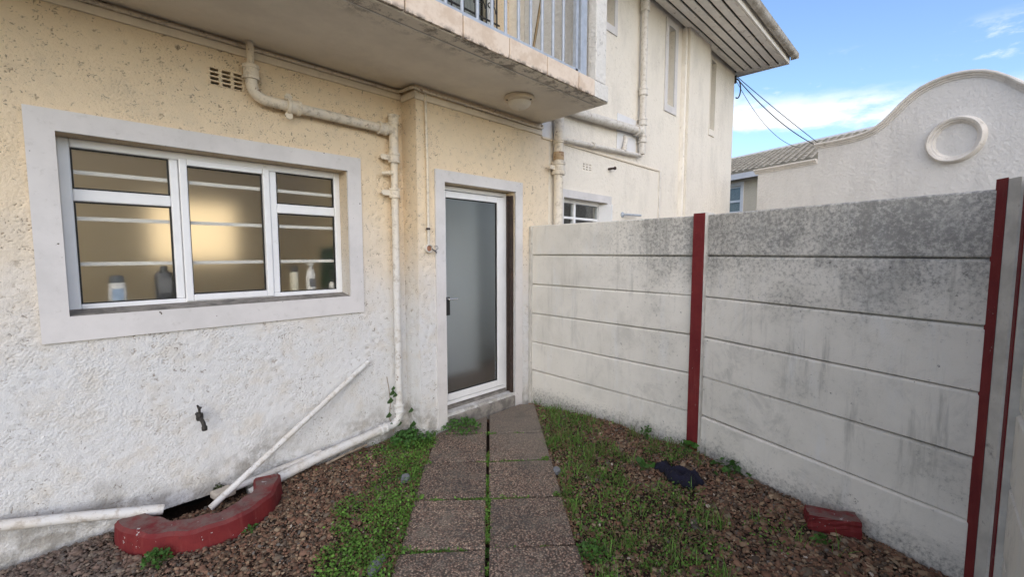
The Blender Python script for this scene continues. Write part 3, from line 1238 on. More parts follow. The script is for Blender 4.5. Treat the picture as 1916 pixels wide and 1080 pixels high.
PY = WY - .062
waste = thing('waste_pipe', 'thin cream waste pipe running sideways under the balcony above the bathroom window', 'pipe', (.912, PY, 2.44))
mb = MB()
mb.tube([(.912, PY, 2.795), (.912, PY, 2.60)], .021, 14)
mb.build('stub_pipe', 'painted_pipe', waste, smooth=True)
mb = MB()
mb.tube([(.912, PY, 2.61), (.912, PY, 2.555)] + arc((1.0, PY, 2.545), (-1, 0, 0), (0, 0, -1), .088, 8, 86, 8) + [(1.05, PY, 2.455), (1.855, PY, 2.443)], .033, 16)
mb.build('pipe', 'painted_pipe', waste, smooth=True)
mb = MB()
collar(mb, (.912, PY, 2.605), (0, 0, 1), .046, .085)
mb.build('collar', 'painted_pipe', waste, smooth=True)
mb = MB()
collar(mb, (1.155, PY, 2.4535), (1, 0, -.012), .046, .085)
mb.prism([(1.125 + .024 * math.cos(R(a)), 2.51 + .024 * math.sin(R(a))) for a in range(0, 360, 30)], PY - .004, PY + .004, lambda u, v, k: (u, k, v))
mb.prism([(1.125 + .024 * math.cos(R(a)), 2.395 + .024 * math.sin(R(a))) for a in range(0, 360, 30)], PY - .004, PY + .004, lambda u, v, k: (u, k, v))
mb.tube([(1.125, PY, 2.51), (1.125, WY - .001, 2.51)], .006, 8)
mb.build('bracket_collar', 'painted_pipe', waste, smooth=True)
mb = MB()
collar(mb, (1.80, PY, 2.444), (1, 0, -.012), .046, .07)
mb.build('collar', 'painted_pipe', waste, smooth=True)

down = thing('downpipe', 'white painted downpipe between the bathroom window and the door recess', 'pipe', (1.895, PY, 0))
mb = MB()
mb.tube([(1.895, PY, 2.545), (1.895, PY, 2.20)], .036, 16)
mb.tube([(1.845, PY, 2.443), (1.895, PY, 2.443)], .037, 16)
mb.build('tee_pipe', 'painted_pipe', down, smooth=True)
mb = MB()
mb.tube([(1.895, PY, 2.26), (1.895, PY, .2)], .028, 16)
mb.build('pipe', 'painted_pipe', down, smooth=True)
for z, r in ((2.525, .044), (2.235, .045), (1.965, .043), (.235, .042)):
    mb = MB()
    collar(mb, (1.895, PY, z), (0, 0, 1), r, .075)
    if z in (2.235, 1.965):
        ear(mb, (1.895, PY, z), r, WY)
    mb.build('collar', 'painted_pipe', down, smooth=True)
mb = MB()
mb.tube([(1.85, PY - .012, 2.118), (1.80, PY + .02, 2.112)], .013, 10)
mb.tube([(1.875, PY - .01, 2.118), (1.845, PY - .012, 2.118)], .019, 10)
mb.build('bracket', 'painted_pipe', down, smooth=True)
mb = MB()
mb.tube([(1.895, PY, .235)] + arc((1.80, PY - .006, .205), (1, 0, 0), (0, 0, -1), .095, 0, 82, 8) + [(1.80, PY - .012, .115), (1.243, 3.10, .052), (.968, 3.08, .012), (.78, 3.07, -.025)], .032, 16)
mb.build('foot_pipe', 'painted_pipe', down, smooth=True)
mb = MB()
collar(mb, (1.74, PY - .013, .108), (1, .03, .11), .041, .06)
mb.build('collar', 'painted_pipe', down, smooth=True)

mb = MB()
mb.tube([(1.26, 3.150, .058), (.94, 3.132, .040), (.66, 3.112, .018)], .019, 14)
mb.lathe([(.02, -.028), (.0245, -.028), (.0245, .02), (.02, .02)], (1.246, 3.149, .057), (1, .05, .055), 14)
tag(mb.build('short_pipe', 'painted_pipe', smooth=True), 'short thin white pipe lying along the wall above the downpipe foot, ending in the drain', 'pipe')


def hollow_pipe(a, b, r, name, label):
    a, b = Vector(a), Vector(b)
    d = (b - a).normalized()
    L = (b - a).length
    mb = MB()
    t = Vector((0, 0, 1)) if abs(d.z) < .9 else Vector((1, 0, 0))
    mb.lathe([(r * .8, .25), (r * .8, 0), (r, 0), (r, L), (r * .8, L), (r * .8, L - .25)], a, d, 16)
    tag(mb.build(name, 'painted_pipe', smooth=True), label, 'pipe')


hollow_pipe((.546, 2.95, .03), (1.655, 3.155, .655), .0185, 'loose_pipe', 'loose white plastic pipe leaning diagonally against the wall with its foot in the drain')
mb = MB()
mb.tube([(-.75, 3.14, .29), (-.246, 3.11, .219), (.05, 3.075, .150), (.345, 3.02, .082)], .026, 16)
mb.lathe([(.020, 0), (.028, 0), (.028, .10), (.020, .10)], (.245, 3.038, .105), (.1, -.018, -.023), 16)
tag(mb.build('outlet_pipe', 'painted_pipe', smooth=True), 'white outlet pipe along the wall foot at far left, ending over the red kerb', 'pipe')

SY = DY - .07
soil = thing('soil_pipe', 'thick cream soil pipe standing where the concrete fence meets the house', 'pipe', (3.695, SY, 0))
mb = MB()
mb.tube([(3.695, SY, -.05), (3.695, SY, 2.92)] + arc((3.775, SY, 2.92), (-1, 0, 0), (0, 0, 1), .08, 20, 90, 5) + [(3.98, SY, 2.998), (5.36, SY, 3.068)], .049, 18)
mb.build('pipe', 'painted_pipe', soil, smooth=True)
for z, r, l in ((2.37, .070, .13), (2.64, .058, .03)):
    mb = MB()
    collar(mb, (3.695, SY, z), (0, 0, 1), r, l)
    if l > .1:
        ear(mb, (3.695, SY, z), r, DY)
    mb.build('collar', 'painted_pipe', soil, smooth=True)
mb = MB()
mb.lathe([(.0535, 0), (.056, .005), (.056, .075), (.0535, .08)], (3.695, SY, 2.455), (0, 0, 1), 18)
mb.build('rusty_band', 'rusty_paint', soil, smooth=True, label='rust-stained band above the collar')
mb = MB()
collar(mb, (5.33, SY, 3.066), (1, 0, .05), .066, .10)
mb.build('collar', 'painted_pipe', soil, smooth=True)

vent = thing('vent_pipe', 'tall cream vent pipe climbing the far house wall to the eaves', 'pipe', (5.45, SY, 2.75))
mb = MB()
mb.tube([(5.45, SY, 2.79), (5.45, SY, 5.2)], .042, 16)
mb.build('pipe', 'painted_pipe', vent, smooth=True)
for z in (2.98, 3.20, 3.58, 4.62, 4.70):
    mb = MB()
    collar(mb, (5.45, SY, z), (0, 0, 1), .056, .09)
    mb.build('collar', 'painted_pipe', vent, smooth=True)
thin = thing('basin_waste_pipe', 'thin white pipe below the sloping soil pipe on the far house wall', 'pipe', (4.6, DY - .05, 2.7))
mb = MB()
mb.tube([(3.76, DY - .05, 2.685), (5.45, DY - .05, 2.775), (5.47, DY - .05, 2.80), (5.47, DY - .05, 2.86)], .025, 14)
mb.build('pipe', 'painted_pipe', thin, smooth=True)
mb = MB()
mb.tube([(5.02, DY - .05, 2.755), (5.045, DY - .05, 2.83), (5.10, DY - .04, 2.93), (5.10, DY + .0, 2.96)], .026, 12)
collar(mb, (5.03, DY - .05, 2.785), (.3, 0, 1), .034, .05)
mb.build('branch', 'painted_pipe', thin, smooth=True)
mb = MB()
collar(mb, (4.35, DY - .05, 2.717), (1, 0, .053), .034, .04)
mb.build('collar', 'painted_pipe', thin, smooth=True)
mb = MB()
mb.box(4.93, 5.40, DY - .008, DY - .001, 2.77, 3.22)
tag(mb.build('cover_panel', 'panel_white', bevel=.002), 'square white cover panel behind the pipes on the far wall', 'panel')
mb = MB()
mb.tube([(5.10, DY, 1.985), (5.10, DY - .06, 1.985), (5.42, DY - .09, 1.99)], .014, 10)
mb.lathe([(.035, 0), (.035, .012), (.02, .02)], (5.10, DY, 1.985), (0, -1, 0), 14)
tag(mb.build('wall_tap_arm', 'galvanised', smooth=True), 'grey metal arm sticking out of the far wall just above the fence', 'bracket')
mb = MB()
mb.tube([(4.76, DY, 2.515), (4.76, DY - .05, 2.515), (4.80, DY - .06, 2.522)], .014, 8)
mb.lathe([(.02, 0), (.02, .015)], (4.80, DY - .06, 2.522), (.5, -.3, .1), 10)
tag(mb.build('wall_bracket', 'old_steel', smooth=True), 'small rusty bracket stub on the far wall beside the air vent', 'bracket')

# conduits and junction box
mb = MB()
mb.tube([(-1.6, WY - .016, 2.766), (1.93, WY - .016, 2.766), (1.965, WY - .03, 2.766), (1.978, WY - .07, 2.765), (1.978, DY + .01, 2.762), (1.985, DY - .012, 2.758), (2.03, DY - .018, 2.752), (3.46, DY - .018, 2.742), (3.50, DY - .018, 2.755), (3.51, DY - .01, 2.78)], .0115, 10)
cond = tag(mb.build('cable_conduit', 'painted_pipe', smooth=True), 'thin cream conduit running along the wall just beneath the balcony', 'conduit')
for x_, y_ in ((.3, WY), (1.2, WY), (2.5, DY), (3.2, DY)):
    mb = MB()
    mb.lathe([(.0118, -.008), (.015, -.008), (.015, .008), (.0118, .008)], (x_, y_ - .0165, 2.766 if y_ == WY else 2.748), (1, 0, 0), 10)
    mb.build('clip', 'painted_pipe', cond)
drop = thing('switch_conduit', 'thin vertical conduit dropping to a round junction box left of the door', 'conduit', (2.097, DY, 1.5))
mb = MB()
mb.tube([(2.088, DY - .016, 2.735), (2.097, DY - .016, 2.2), (2.098, DY - .016, 1.56)], .0105, 10)
mb.build('pipe', 'painted_pipe', drop, smooth=True)
mb = MB()
mb.lathe([(.0, .004), (.024, .004), (.026, .03), (.033, .03), (.034, 0), (.0, 0)], (2.098, DY - .001, 1.534), (0, -1, 0), 20)
mb.build('junction_box', 'painted_pipe', drop, smooth=True)
mb = MB()
mb.lathe([(.0, 0), (.0235, 0), (.022, .014), (.0, .017)], (2.098, DY - .006, 1.534), (0, -1, 0), 14)
mb.build('clay_filling', 'ochre_clay', drop, smooth=True)
mb = MB()
mb.tube([(2.12, DY - .03, 1.53), (2.15, DY - .04, 1.51), (2.165, DY - .03, 1.50)], .005, 6)
mb.tube([(2.15, DY - .03, 1.515), (2.175, DY - .04, 1.535), (2.165, DY - .04, 1.555), (2.145, DY - .03, 1.55)], .0022, 6)
mb.build('loose_wire', 'cable_black', drop, smooth=True)
mb = MB()
mb.lathe([(.0107, -.008), (.016, -.008), (.016, .008), (.0107, .008)], (2.098, DY - .016, 1.69), (0, 0, 1), 10)
mb.build('clip', 'old_steel', drop)

# light under the balcony
lamp = thing('ceiling_light', 'round bulkhead light fixed beneath the balcony, unlit', 'light', (2.77, 2.60, 2.69))
mb = MB()
mb.lathe([(.0, 0), (.122, 0), (.126, -.012), (.120, -.034), (.098, -.042), (.0, -.042)], (2.77, 2.60, 2.7895), (0, 0, 1), 32)
mb.build('base', 'lamp_base', lamp, smooth=True)
mb = MB()
mb.lathe([(.098 * math.cos(R(a)), -.055 * math.sin(R(a))) for a in range(0, 86, 12)] + [(.006, -.056), (.003, -.064)], (2.77, 2.60, 2.746), (0, 0, 1), 32)
mb.build('dome', 'lamp_dome', lamp, smooth=True)
for a in (40, 160, 280):
    mb = MB()
    mb.lathe([(.007, 0), (.007, -.006), (.003, -.008)], (2.77 + .112 * math.cos(R(a)), 2.60 + .112 * math.sin(R(a)), 2.753), (0, 0, 1), 8)
    mb.build('screw', 'old_steel', lamp)

# garden tap
tap = thing('garden_tap', 'dark old brass garden tap on the wall under the bathroom window', 'tap', (.555, WY, .46))
tx, ty, tz = .55, WY - .07, .53
mb = MB()
mb.tube([(tx, WY, tz), (tx, ty, tz)], .011, 12)
mb.lathe([(.016, 0), (.019, .012), (.019, .03), (.016, .042)], (tx, ty, tz - .022), (0, 0, 1), 14)
mb.tube([(tx, ty, tz - .005), (tx + .003, ty - .03, tz - .012), (tx + .008, ty - .042, tz - .03), (tx + .012, ty - .044, tz - .055)], .011, 12)
mb.lathe([(.013, 0), (.015, .004), (.015, .022), (.012, .026)], (tx + .012, ty - .044, tz - .075), (0, 0, 1), 12)
mb.build('body', 'brass_old', tap, smooth=True)
mb = MB()
mb.tube([(tx, ty, tz + .015), (tx, ty, tz + .05)], .007, 8)
mb.tube([(tx - .004, ty + .028, tz + .062), (tx, ty, tz + .05), (tx + .004, ty - .028, tz + .062)], [.005, .009, .005], 8)
mb.build('tee_handle', 'brass_old', tap, smooth=True)

# ------------------------------------------------------------------ drain kerb and pit
kerb = thing('drain_kerb', 'curved red painted kerb around the drain at the wall foot', 'kerb', (.53, 2.8, -.02))
mb = MB()
n = 26
rings = []
for i in range(n + 1):
    a = R(186 + (345 - 186) * i / n)
    ro = .462 + .006 * math.sin(i * 1.3)
    ri = .325 + .010 * math.sin(i * .9 + 1)
    c = (.540, 3.085)
    top = .098 + .004 * math.sin(i * 1.7)
    ring = []
    for r_, z_ in ((ri, -.12), (ri, top - .012), (ri + .012, top), (ro - .016, top - .002), (ro, top - .018), (ro + .008, -.06)):
        ring.append((c[0] + (r_ - .062) * math.cos(a), c[1] + r_ * math.sin(a), z_))
    rings.append(ring)
k = 6
vs = [p for r_ in rings for p in r_]
fs = []
for i in range(n):
    for j in range(k - 1):
        fs.append((i * k + j, i * k + j + 1, (i + 1) * k + j + 1, (i + 1) * k + j))
fs.append(tuple(range(k - 1, -1, -1)))
fs.append(tuple(n * k + j for j in range(k)))
mb.add(vs, fs)
mb.build('kerb_ring', 'red_oxide_paint', kerb, smooth=True)
mb = MB()
mb.prism([(.54 + .30 * math.cos(R(a)), 3.09 + .33 * math.sin(R(a))) for a in range(180, 361, 12)], -.15, -.075, lambda u, v, w: (u, v, w))
mb.build('pit_floor', 'dark_soil', kerb)
mb = MB()
mb.box(.28, .82, WY + .20, WY + .23, -.29, .02)
mb.build('gully_back', 'dark_hole', kerb)
mb = MB()
mb.obox((.60, 3.05, .0), (.11, .02, .0), (-.02, .09, 0), (0, 0, .045))
mb.build('broken_cement', 'cement_patch', kerb, bevel=.012)

# ------------------------------------------------------------------ precast fence
fence = thing('precast_fence', 'grey-white precast concrete panel fence with red painted posts', 'fence', (3.2, 1.2, 0))
ZJ = [-.10, .02, .312, .604, .896, 1.188, 1.480, 1.768]


def bay(p0, p1, zoff=0.0, seed=0):
    rnd = random.Random(seed)
    p0, p1 = Vector((*p0, 0)), Vector((*p1, 0))
    d = p1 - p0
    L = d.length
    d.normalize()
    nrm = Vector((d.y, -d.x, 0))          # towards the yard
    for i in range(6):
        z0, z1 = ZJ[i + 1] + zoff, ZJ[i + 2] + zoff
        if i == 0:
            z0 -= .12
        off = rnd.uniform(-.004, .004)
        if i == 5:
            prof = [(-.045, z0), (-.007, z0), (0, z0 + .007), (0, z1 - .008), (-.008, z1), (-.045, z1)]
        else:
            prof = [(-.045, z0), (-.004, z0), (0, z0 + .004), (0, z1 - .019), (-.013, z1 - .007), (-.036, z1 - .006), (-.036, z1 + .004), (-.045, z1 + .004)]
        tilt = rnd.uniform(-.006, .006)
        mb = MB()
        nseg = 1
        mb.prism(prof, 0, L, lambda u, v, k: tuple(p0 + d * k + nrm * (u + off + .03) + Vector((0, 0, v + tilt * (k / L - .5)))))
        mb.build('fence_slab', 'painted_concrete_fence', fence, bevel=.003)


B0, B1, B2 = (3.365, 2.972), (3.29, 1.255), (2.79, -.158)
bay(B0, B1, 0, 1)
bay((3.288, 1.245), B2, 0.0, 2)


def post(cx, cy, ang, wx, wy, z1, red=True):
    c, s = math.cos(ang), math.sin(ang)
    ax, ay = Vector((c, s, 0)), Vector((-s, c, 0))       # ax = towards yard
    o = Vector((cx, cy, -.2))
    mb = MB()
    mb.obox(o - ax * wx / 2 - ay * wy / 2, ax * wx, ay * wy, (0, 0, z1 + .2))
    p = mb.build('fence_post', 'fence_post', fence, bevel=.006)
    if red:
        mb = MB()
        mb.obox(o + ax * (wx / 2 + .0005) - ay * (wy / 2 - .004), ax * .004, ay * (wy - .012), (0, 0, z1 + .195))
        mb.build('painted_face', 'red_post_paint', p)
    return p


post(3.275, 1.25, R(180 - 8), .115, .098, 1.785)
mb = MB()
mb.box(3.312, 3.345, 2.945, 2.978, -.2, 1.76)
mb.build('fence_post', 'fence_post', fence, bevel=.004)
mb = MB()
pp = [(x * .952, y * .952) for x, y in ((2.905, -.153), (2.862, -.181), (2.802, -.216), (2.80, -.31), (2.96, -.31), (2.965, -.153))]
mb.prism(list(reversed(pp)), -.2, 1.80, lambda u, v, k: (u, v, k))
cp = mb.build('fence_post', 'fence_post', fence)
mb = MB()
mb.prism([(x * .952, y * .952) for x, y in ((2.9065, -.150), (2.9035, -.1525), (2.861, -.181), (2.858, -.1835), (2.855, -.182), (2.860, -.179))][::-1], -.2, 1.806, lambda u, v, k: (u, v, k))
mb.build('painted_face', 'red_post_paint', cp)
mb = MB()
mb.box(2.53, 2.63, -.32, -.215, -.2, 1.80)
cp = mb.build('fence_post', 'fence_post', fence, bevel=.004)
mb = MB()
mb.box(2.534, 2.626, -.2145, -.2105, -.2, 1.80)
mb.build('painted_face', 'red_post_paint', cp)
bay((2.53, -.267), (1.15, -.267), 0, 5)

# ------------------------------------------------------------------ neighbouring gable wall
GP = Vector((8.87, 2.4616, 0))
GD = Vector((.356738, .934204, 0))
GN = Vector((.934204, -.356738, 0))


def gp(s, z, w):
    p = GP - GD * s + GN * w
    return (p.x, p.y, z)


gable = thing('gable_wall', 'pale neighbouring wall with a curved gable top and a round medallion', 'wall', gp(2.6, 0, .1))
half = [(1.02, 3.19), (1.30, 3.18), (1.52, 3.185), (1.68, 3.205), (1.80, 3.245), (1.90, 3.31), (2.0, 3.40), (2.10, 3.50), (2.2, 3.58), (2.3, 3.638), (2.4, 3.672), (2.5, 3.692), (2.6, 3.698)]
top = half + [(5.2 - s, z) for s, z in reversed(half[:-1])]
outline = [(0, -.1), (0, 2.955), (1.02, 2.955)] + top + [(4.18, 2.955), (5.6, 2.955), (5.6, -.1)]
mb = MB()
mb.prism(list(reversed(outline)), 0, .22, lambda u, v, k: gp(u, v, k))
mb.build('wall', 'gable_render', gable)


def sweep(line, prof, name, parent, mat):
    """moulding along a 2D line in the wall plane; prof: (out along normal, proud of wall)"""
    mb = MB()
    n = len(line)
    vs = []
    for i in range(n):
        a, b = line[max(i - 1, 0)], line[min(i + 1, n - 1)]
        dx, dz = b[0] - a[0], b[1] - a[1]
        L = math.hypot(dx, dz)
        nx, nz = -dz / L, dx / L
        for o_, w_ in prof:
            vs.append(gp(line[i][0] + nx * o_, line[i][1] + nz * o_, -w_))
    k = len(prof)
    fs = []
    for i in range(n - 1):
        for j in range(k):
            j2 = (j + 1) % k
            fs.append((i * k + j, i * k + j2, (i + 1) * k + j2, (i + 1) * k + j))
    fs.append(tuple(range(k)))
    fs.append(tuple(reversed(range((n - 1) * k, n * k))))
    mb.add(vs, fs)
    return mb.build(name, mat, parent, smooth=True)


PR = [(-.052, -.02), (-.052, .014), (-.03, .014), (-.028, .032), (-.008, .034), (-.004, .058), (.012, .066), (.028, .058), (.030, -.24), (.01, -.24)]
sweep([(.985, top[0][1])] + top + [(4.215, top[-1][1])], PR, 'coping', gable, 'coping_paint')
sweep([(-.05, 2.955), (1.018, 2.955)], PR, 'coping', gable, 'coping_paint')
sweep([(4.182, 2.955), (5.65, 2.955)], PR, 'coping', gable, 'coping_paint')
mb = MB()
c = gp(2.672, 2.905, 0)
mb.lathe([(.0, -.01), (.192, -.01), (.196, .006), (.212, .018), (.216, .036), (.234, .044), (.240, .064), (.262, .074), (.280, .058), (.288, .016), (.290, -.012), (.0, -.012)], c, -GN, 48)
mb.build('medallion', 'coping_paint', gable, smooth=True)

# ------------------------------------------------------------------ tiled house behind
TP = Vector((14.49, 4.80, 0))


def tp(s, z, w):
    p = TP - GD * s + GN * w
    return (p.x, p.y, z)


th = thing('tiled_house', 'yellowish house with a brown tiled roof behind the gable wall', 'house', tp(1, 0, 2))
TW = (-.75, .40, 2.70, 3.50)
mb = MB()
wall_holes(mb, lambda u, v, k: tp(u, v, k), -3.2, 6.0, -.1, 3.78, .2, [TW])
mb.build('wall', 'yellow_render', th)
mb = MB()
for s0, s1, z0, z1 in ((TW[0] - .1, TW[0], TW[2] - .1, TW[3] + .1), (TW[1], TW[1] + .1, TW[2] - .1, TW[3] + .1), (TW[0], TW[1], TW[3], TW[3] + .1), (TW[0], TW[1], TW[2] - .1, TW[2])):
    mb.obox(tp(s0, z0, -.02), -GD * (s1 - s0), GN * .018, (0, 0, z1 - z0))
tw = mb.build('window', 'panel_white', th)
mb = MB()
for s0, s1, z0, z1 in ((TW[0], TW[0] + .05, TW[2], TW[3]), (TW[1] - .05, TW[1], TW[2], TW[3]), (TW[0], TW[1], TW[3] - .05, TW[3]), (TW[0], TW[1], TW[2], TW[2] + .05), (TW[0], TW[1], 3.02, 3.08), (-.2, -.14, TW[2], TW[3])):
    mb.obox(tp(s0, z0, .06), -GD * (s1 - s0), GN * .05, (0, 0, z1 - z0))
mb.build('frame', 'upvc', tw)
mb = MB()
mb.obox(tp(TW[0], TW[2], .08), -GD * (TW[1] - TW[0]), GN * .006, (0, 0, TW[3] - TW[2]))
mb.build('pane', 'window_glass', tw)
mb = MB()
mb.obox(tp(TW[0] - .02, TW[2] - .02, .16), -GD * (TW[1] - TW[0] + .04), GN * .03, (0, 0, TW[3] - TW[2] + .04))
mb.build('dark_interior', 'slate', tw)
ez, rz, ew, rw = 3.80, 5.02, -.30, 3.2
mb = MB()
mb.add([tp(-3.6, ez, ew), tp(6.4, ez, ew), tp(6.4, rz, rw), tp(-3.6, rz, rw), tp(6.4, ez, 2 * rw - ew), tp(-3.6, ez, 2 * rw - ew)], [(0, 1, 2, 3), (3, 2, 4, 5), (0, 3, 5), (1, 4, 2), (0, 5, 4, 1)])
rf = mb.build('roof', 'roof_tile_grey', th)
mb = MB()
rows, cw = 15, .215
L = math.hypot(rz - ez, rw - ew)
sl = ((rw - ew) / L, (rz - ez) / L)
nw, nz = -sl[1], sl[0]
for i in range(rows):
    a0, a1 = L * i / rows - .02, L * (i + 1) / rows + .03
    for j in range(48):
        s0 = -3.6 + j * cw * .98 + (.0 if i % 2 else cw * .5)
        vs = []
        for k in range(7):
            hgt = .012 + .045 * math.sin(math.pi * k / 6) ** 1.2
            for a, lift in ((a0, .050), (a1, .002)):
                h_ = hgt + lift
                vs.append(tp(s0 + cw * k / 6, ez + a * sl[1] + nz * h_, ew + a * sl[0] + nw * h_))
        vs += [tp(s0 + cw * k / 6, ez + a0 * sl[1] + nz * .004, ew + a0 * sl[0] + nw * .004) for k in range(7)]
        fs = [(2 * k, 2 * k + 2, 2 * k + 3, 2 * k + 1) for k in range(6)] + [(14 + k, 15 + k, 2 * k + 2, 2 * k) for k in range(6)]
        mb.add(vs, fs)
t_ = mb.build('roof_tiles', 'roof_tile_grey', rf)
t_['kind'] = 'stuff'
mb = MB()
mb.tube([tp(-3.6, rz + .04, rw), tp(6.4, rz + .04, rw)], .09, 10)
mb.build('ridge', 'coping_paint', rf, smooth=True)
mb = MB()
mb.obox(tp(-3.6, ez - .16, ew - .02), -GD * 10, GN * .03, (0, 0, .17))
mb.build('fascia', 'panel_white', th)

# overhead cables
def cable(a, b, sag, r, label, loop=False):
    a, b = Vector(a), Vector(b)
    pts = []
    for i in range(25):
        t = i / 24
        p = a.lerp(b, t)
        p.z -= sag * 4 * t * (1 - t)
        pts.append(p)
    mb = MB()
    mb.tube(pts, r, 6)
    tag(mb.build('overhead_cable', 'cable_black', smooth=True), label, 'cable')


cable((9.06, 2.93, 4.76), (11.54, 2.05, 3.84), .02, .007, 'upper of the thin cables from the house eaves to behind the gable')
cable((9.06, 2.94, 4.74), (11.28, 2.03, 3.74), .13, .009, 'middle, thickest of the cables from the house eaves to behind the gable')
cable((9.05, 2.96, 4.72), (11.37, 2.36, 3.77), .26, .005, 'lowest, thinnest of the cables sagging from the house eaves')
mb = MB()
mb.tube([(9.06, 2.955, 4.73)] + arc((9.09, 2.94, 4.56), (.45, -.2, 0), (0, 0, 1), .17, 80, -110, 12), .012, 6)
mb.box(9.048, 9.075, 2.95, 2.99, 4.66, 4.80)
tag(mb.build('cable_loop', 'cable_black', smooth=True), 'drooping cable loop and bracket at the house corner below the eaves', 'cable')

# ------------------------------------------------------------------ bottles and towel on the bathroom sill
SZ, SB = 1.2105, 3.388


def bottle(name, label, x, y, prof, mat, cap=None, capmat='cap_black', sy=.6, lab=None):
    t = thing(name, label, 'bottle', (x, y, SZ))
    mb = MB()
    mb.lathe(prof, (x, y, SZ), (0, 0, 1), 24, 1.0, sy)
    mb.build('body', mat, t, smooth=True)
    if cap:
        mb = MB()
        mb.lathe(cap, (x, y, SZ), (0, 0, 1), 20, 1.0, 1.0 if cap[0][0] < .03 else sy)
        mb.build('cap', capmat, t, smooth=True)
    if lab:
        r, z0, z1, lm = lab
        mb = MB()
        mb.box(x - r, x + r, y - prof[2][0] * sy - .0035, y - prof[2][0] * sy - .001, SZ + z0, SZ + z1)
        mb.build('label', lm, t, bevel=.001)


bottle('shampoo_bottle', 'white shampoo bottle with dark cap at the left of the window', .245, SB, [(.034, 0), (.041, .006), (.042, .05), (.040, .09), (.034, .118), (.026, .125)], 'bottle_white',
       [(.034, .118), (.036, .122), (.030, .152), (.024, .160), (.0, .161)], 'cap_dark', .6, (.024, .02, .085, 'label_blue'))
bottle('grey_bottle', 'dark grey square-shouldered bottle in the left pane of the window', .462, SB, [(.042, 0), (.047, .006), (.048, .06), (.048, .15), (.040, .172), (.018, .182)], 'bottle_grey',
       [(.018, .180), (.019, .205), (.017, .212), (.0, .213)], 'cap_dark', .6, (.030, .05, .14, 'label_grey'))
bottle('spray_can', 'slim cream spray can with black cap in the right pane of the window', 1.212, SB, [(.026, 0), (.029, .005), (.029, .06), (.029, .14), (.026, .15), (.024, .152)], 'bottle_cream',
       [(.026, .150), (.026, .188), (.022, .196), (.0, .197)], 'cap_black', 1.0)
bottle('pump_bottle', 'white bottle with grey label, taller of the two in the right pane', 1.332, SB, [(.030, 0), (.033, .006), (.034, .06), (.033, .125), (.022, .16), (.012, .172)], 'bottle_white',
       [(.012, .170), (.014, .190), (.027, .197), (.027, .225), (.0, .228)], 'bottle_white', .8, (.020, .04, .10, 'label_grey'))
bottle('small_bottle', 'small white bottle with tall black cap at the right end of the sill', 1.482, SB - .02, [(.020, 0), (.022, .004), (.022, .03), (.021, .055), (.012, .065), (.009, .068)], 'bottle_white',
       [(.009, .066), (.011, .07), (.010, .13), (.006, .16), (.0, .161)], 'cap_black', 1.0)
mb = MB()
vs, fs = [], []
for j in range(9):
    for i in range(13):
        u, v = i / 12, j / 8
        vs.append((1.52 + .40 * u, 3.66 + .02 * math.sin(u * 19) + .02 * v, 1.53 - .55 * v + .02 * math.sin(u * 5)))
for j in range(8):
    for i in range(12):
        fs.append((j * 13 + i, j * 13 + i + 1, (j + 1) * 13 + i + 1, (j + 1) * 13 + i))
mb.add(vs, fs)
tw_ = mb.build('towel', 'towel_green', smooth=True)
tag(tw_, 'green towel hanging inside the bathroom behind the right pane', 'towel')
sm = tw_.modifiers.new('thick', 'SOLIDIFY')
sm.thickness = .012

# ------------------------------------------------------------------ loose things in the yard
def rough_block(name, o, ax, ay, az, mat, cuts=4, amp=.004, seed=1):
    import bmesh
    ax, ay, az = Vector(ax), Vector(ay), Vector(az)
    bm = bmesh.new()
    bmesh.ops.create_cube(bm, size=1)
    bmesh.ops.subdivide_edges(bm, edges=bm.edges[:], cuts=cuts, use_grid_fill=True)
    rnd = random.Random(seed)
    mb = MB()
    vs = []
    for v in bm.verts:
        c = v.co
        k = max(abs(c.x), abs(c.y)) > .49 and abs(c.z) > .49
        f_ = .985 if k else 1.0
        p = Vector(o) + ax * c.x * f_ + ay * c.y * f_ + az * (c.z * f_ + .5)
        vs.append(p + Vector((rnd.uniform(-amp, amp), rnd.uniform(-amp, amp), rnd.uniform(-amp, amp))))
    mb.add(vs, [tuple(v.index for v in f.verts) for f in bm.faces])
    bm.free()
    return mb.build(name, mat, smooth=False, bevel=.0)


br = rough_block('brick', (2.80, .345, .030), (.09, -.215, .0), (-.092, -.039, 0), (.0, 0, .088), 'red_oxide_paint', 5, .0045, 4)
tag(br, 'red painted brick lying in the gravel by the fence foot', 'brick')

# crumpled navy cloth
mb = MB()
vs, fs = [], []
nu, nv = 34, 18
a, b = Vector((2.80, 1.31, 0)), Vector((2.70, 1.03, 0))
ax = (b - a)
ay = Vector((-.15, .045, 0))
for j in range(nv + 1):
    for i in range(nu + 1):
        u, v = i / nu, j / nv
        wid = .42 + .58 * float(sstep(u, .22, .5))
        vv = (v - .5) * wid + .5 + (.22 * (1 - u) - .12)
        p = a + ax * (u + .03 * math.sin(v * 9)) + ay * (vv - .5) * (1 + .12 * math.sin(u * 11 + 1))
        e = min(1, min(u, 1 - u) * 9) * min(1, min(v, 1 - v) * 6)
        z = .042 * e ** .6 * (.75 + .45 * math.sin(u * 13 + v * 4) * math.cos(v * 7 - u * 5)) * (.8 + .4 * u) + .008 * math.sin(u * 37 + v * 23)
        vs.append((p.x, p.y, float(gh(p.x, p.y)) + .022 + z))
for j in range(nv):
    for i in range(nu):
        fs.append((j * (nu + 1) + i, j * (nu + 1) + i + 1, (j + 1) * (nu + 1) + i + 1, (j + 1) * (nu + 1) + i))
mb.add(vs, fs)
cl = mb.build('cloth', 'navy_cloth', smooth=True)
tag(cl, 'crumpled dark navy cloth lying in the weeds right of the path', 'cloth')
sm = cl.modifiers.new('thick', 'SOLIDIFY')
sm.thickness = .008
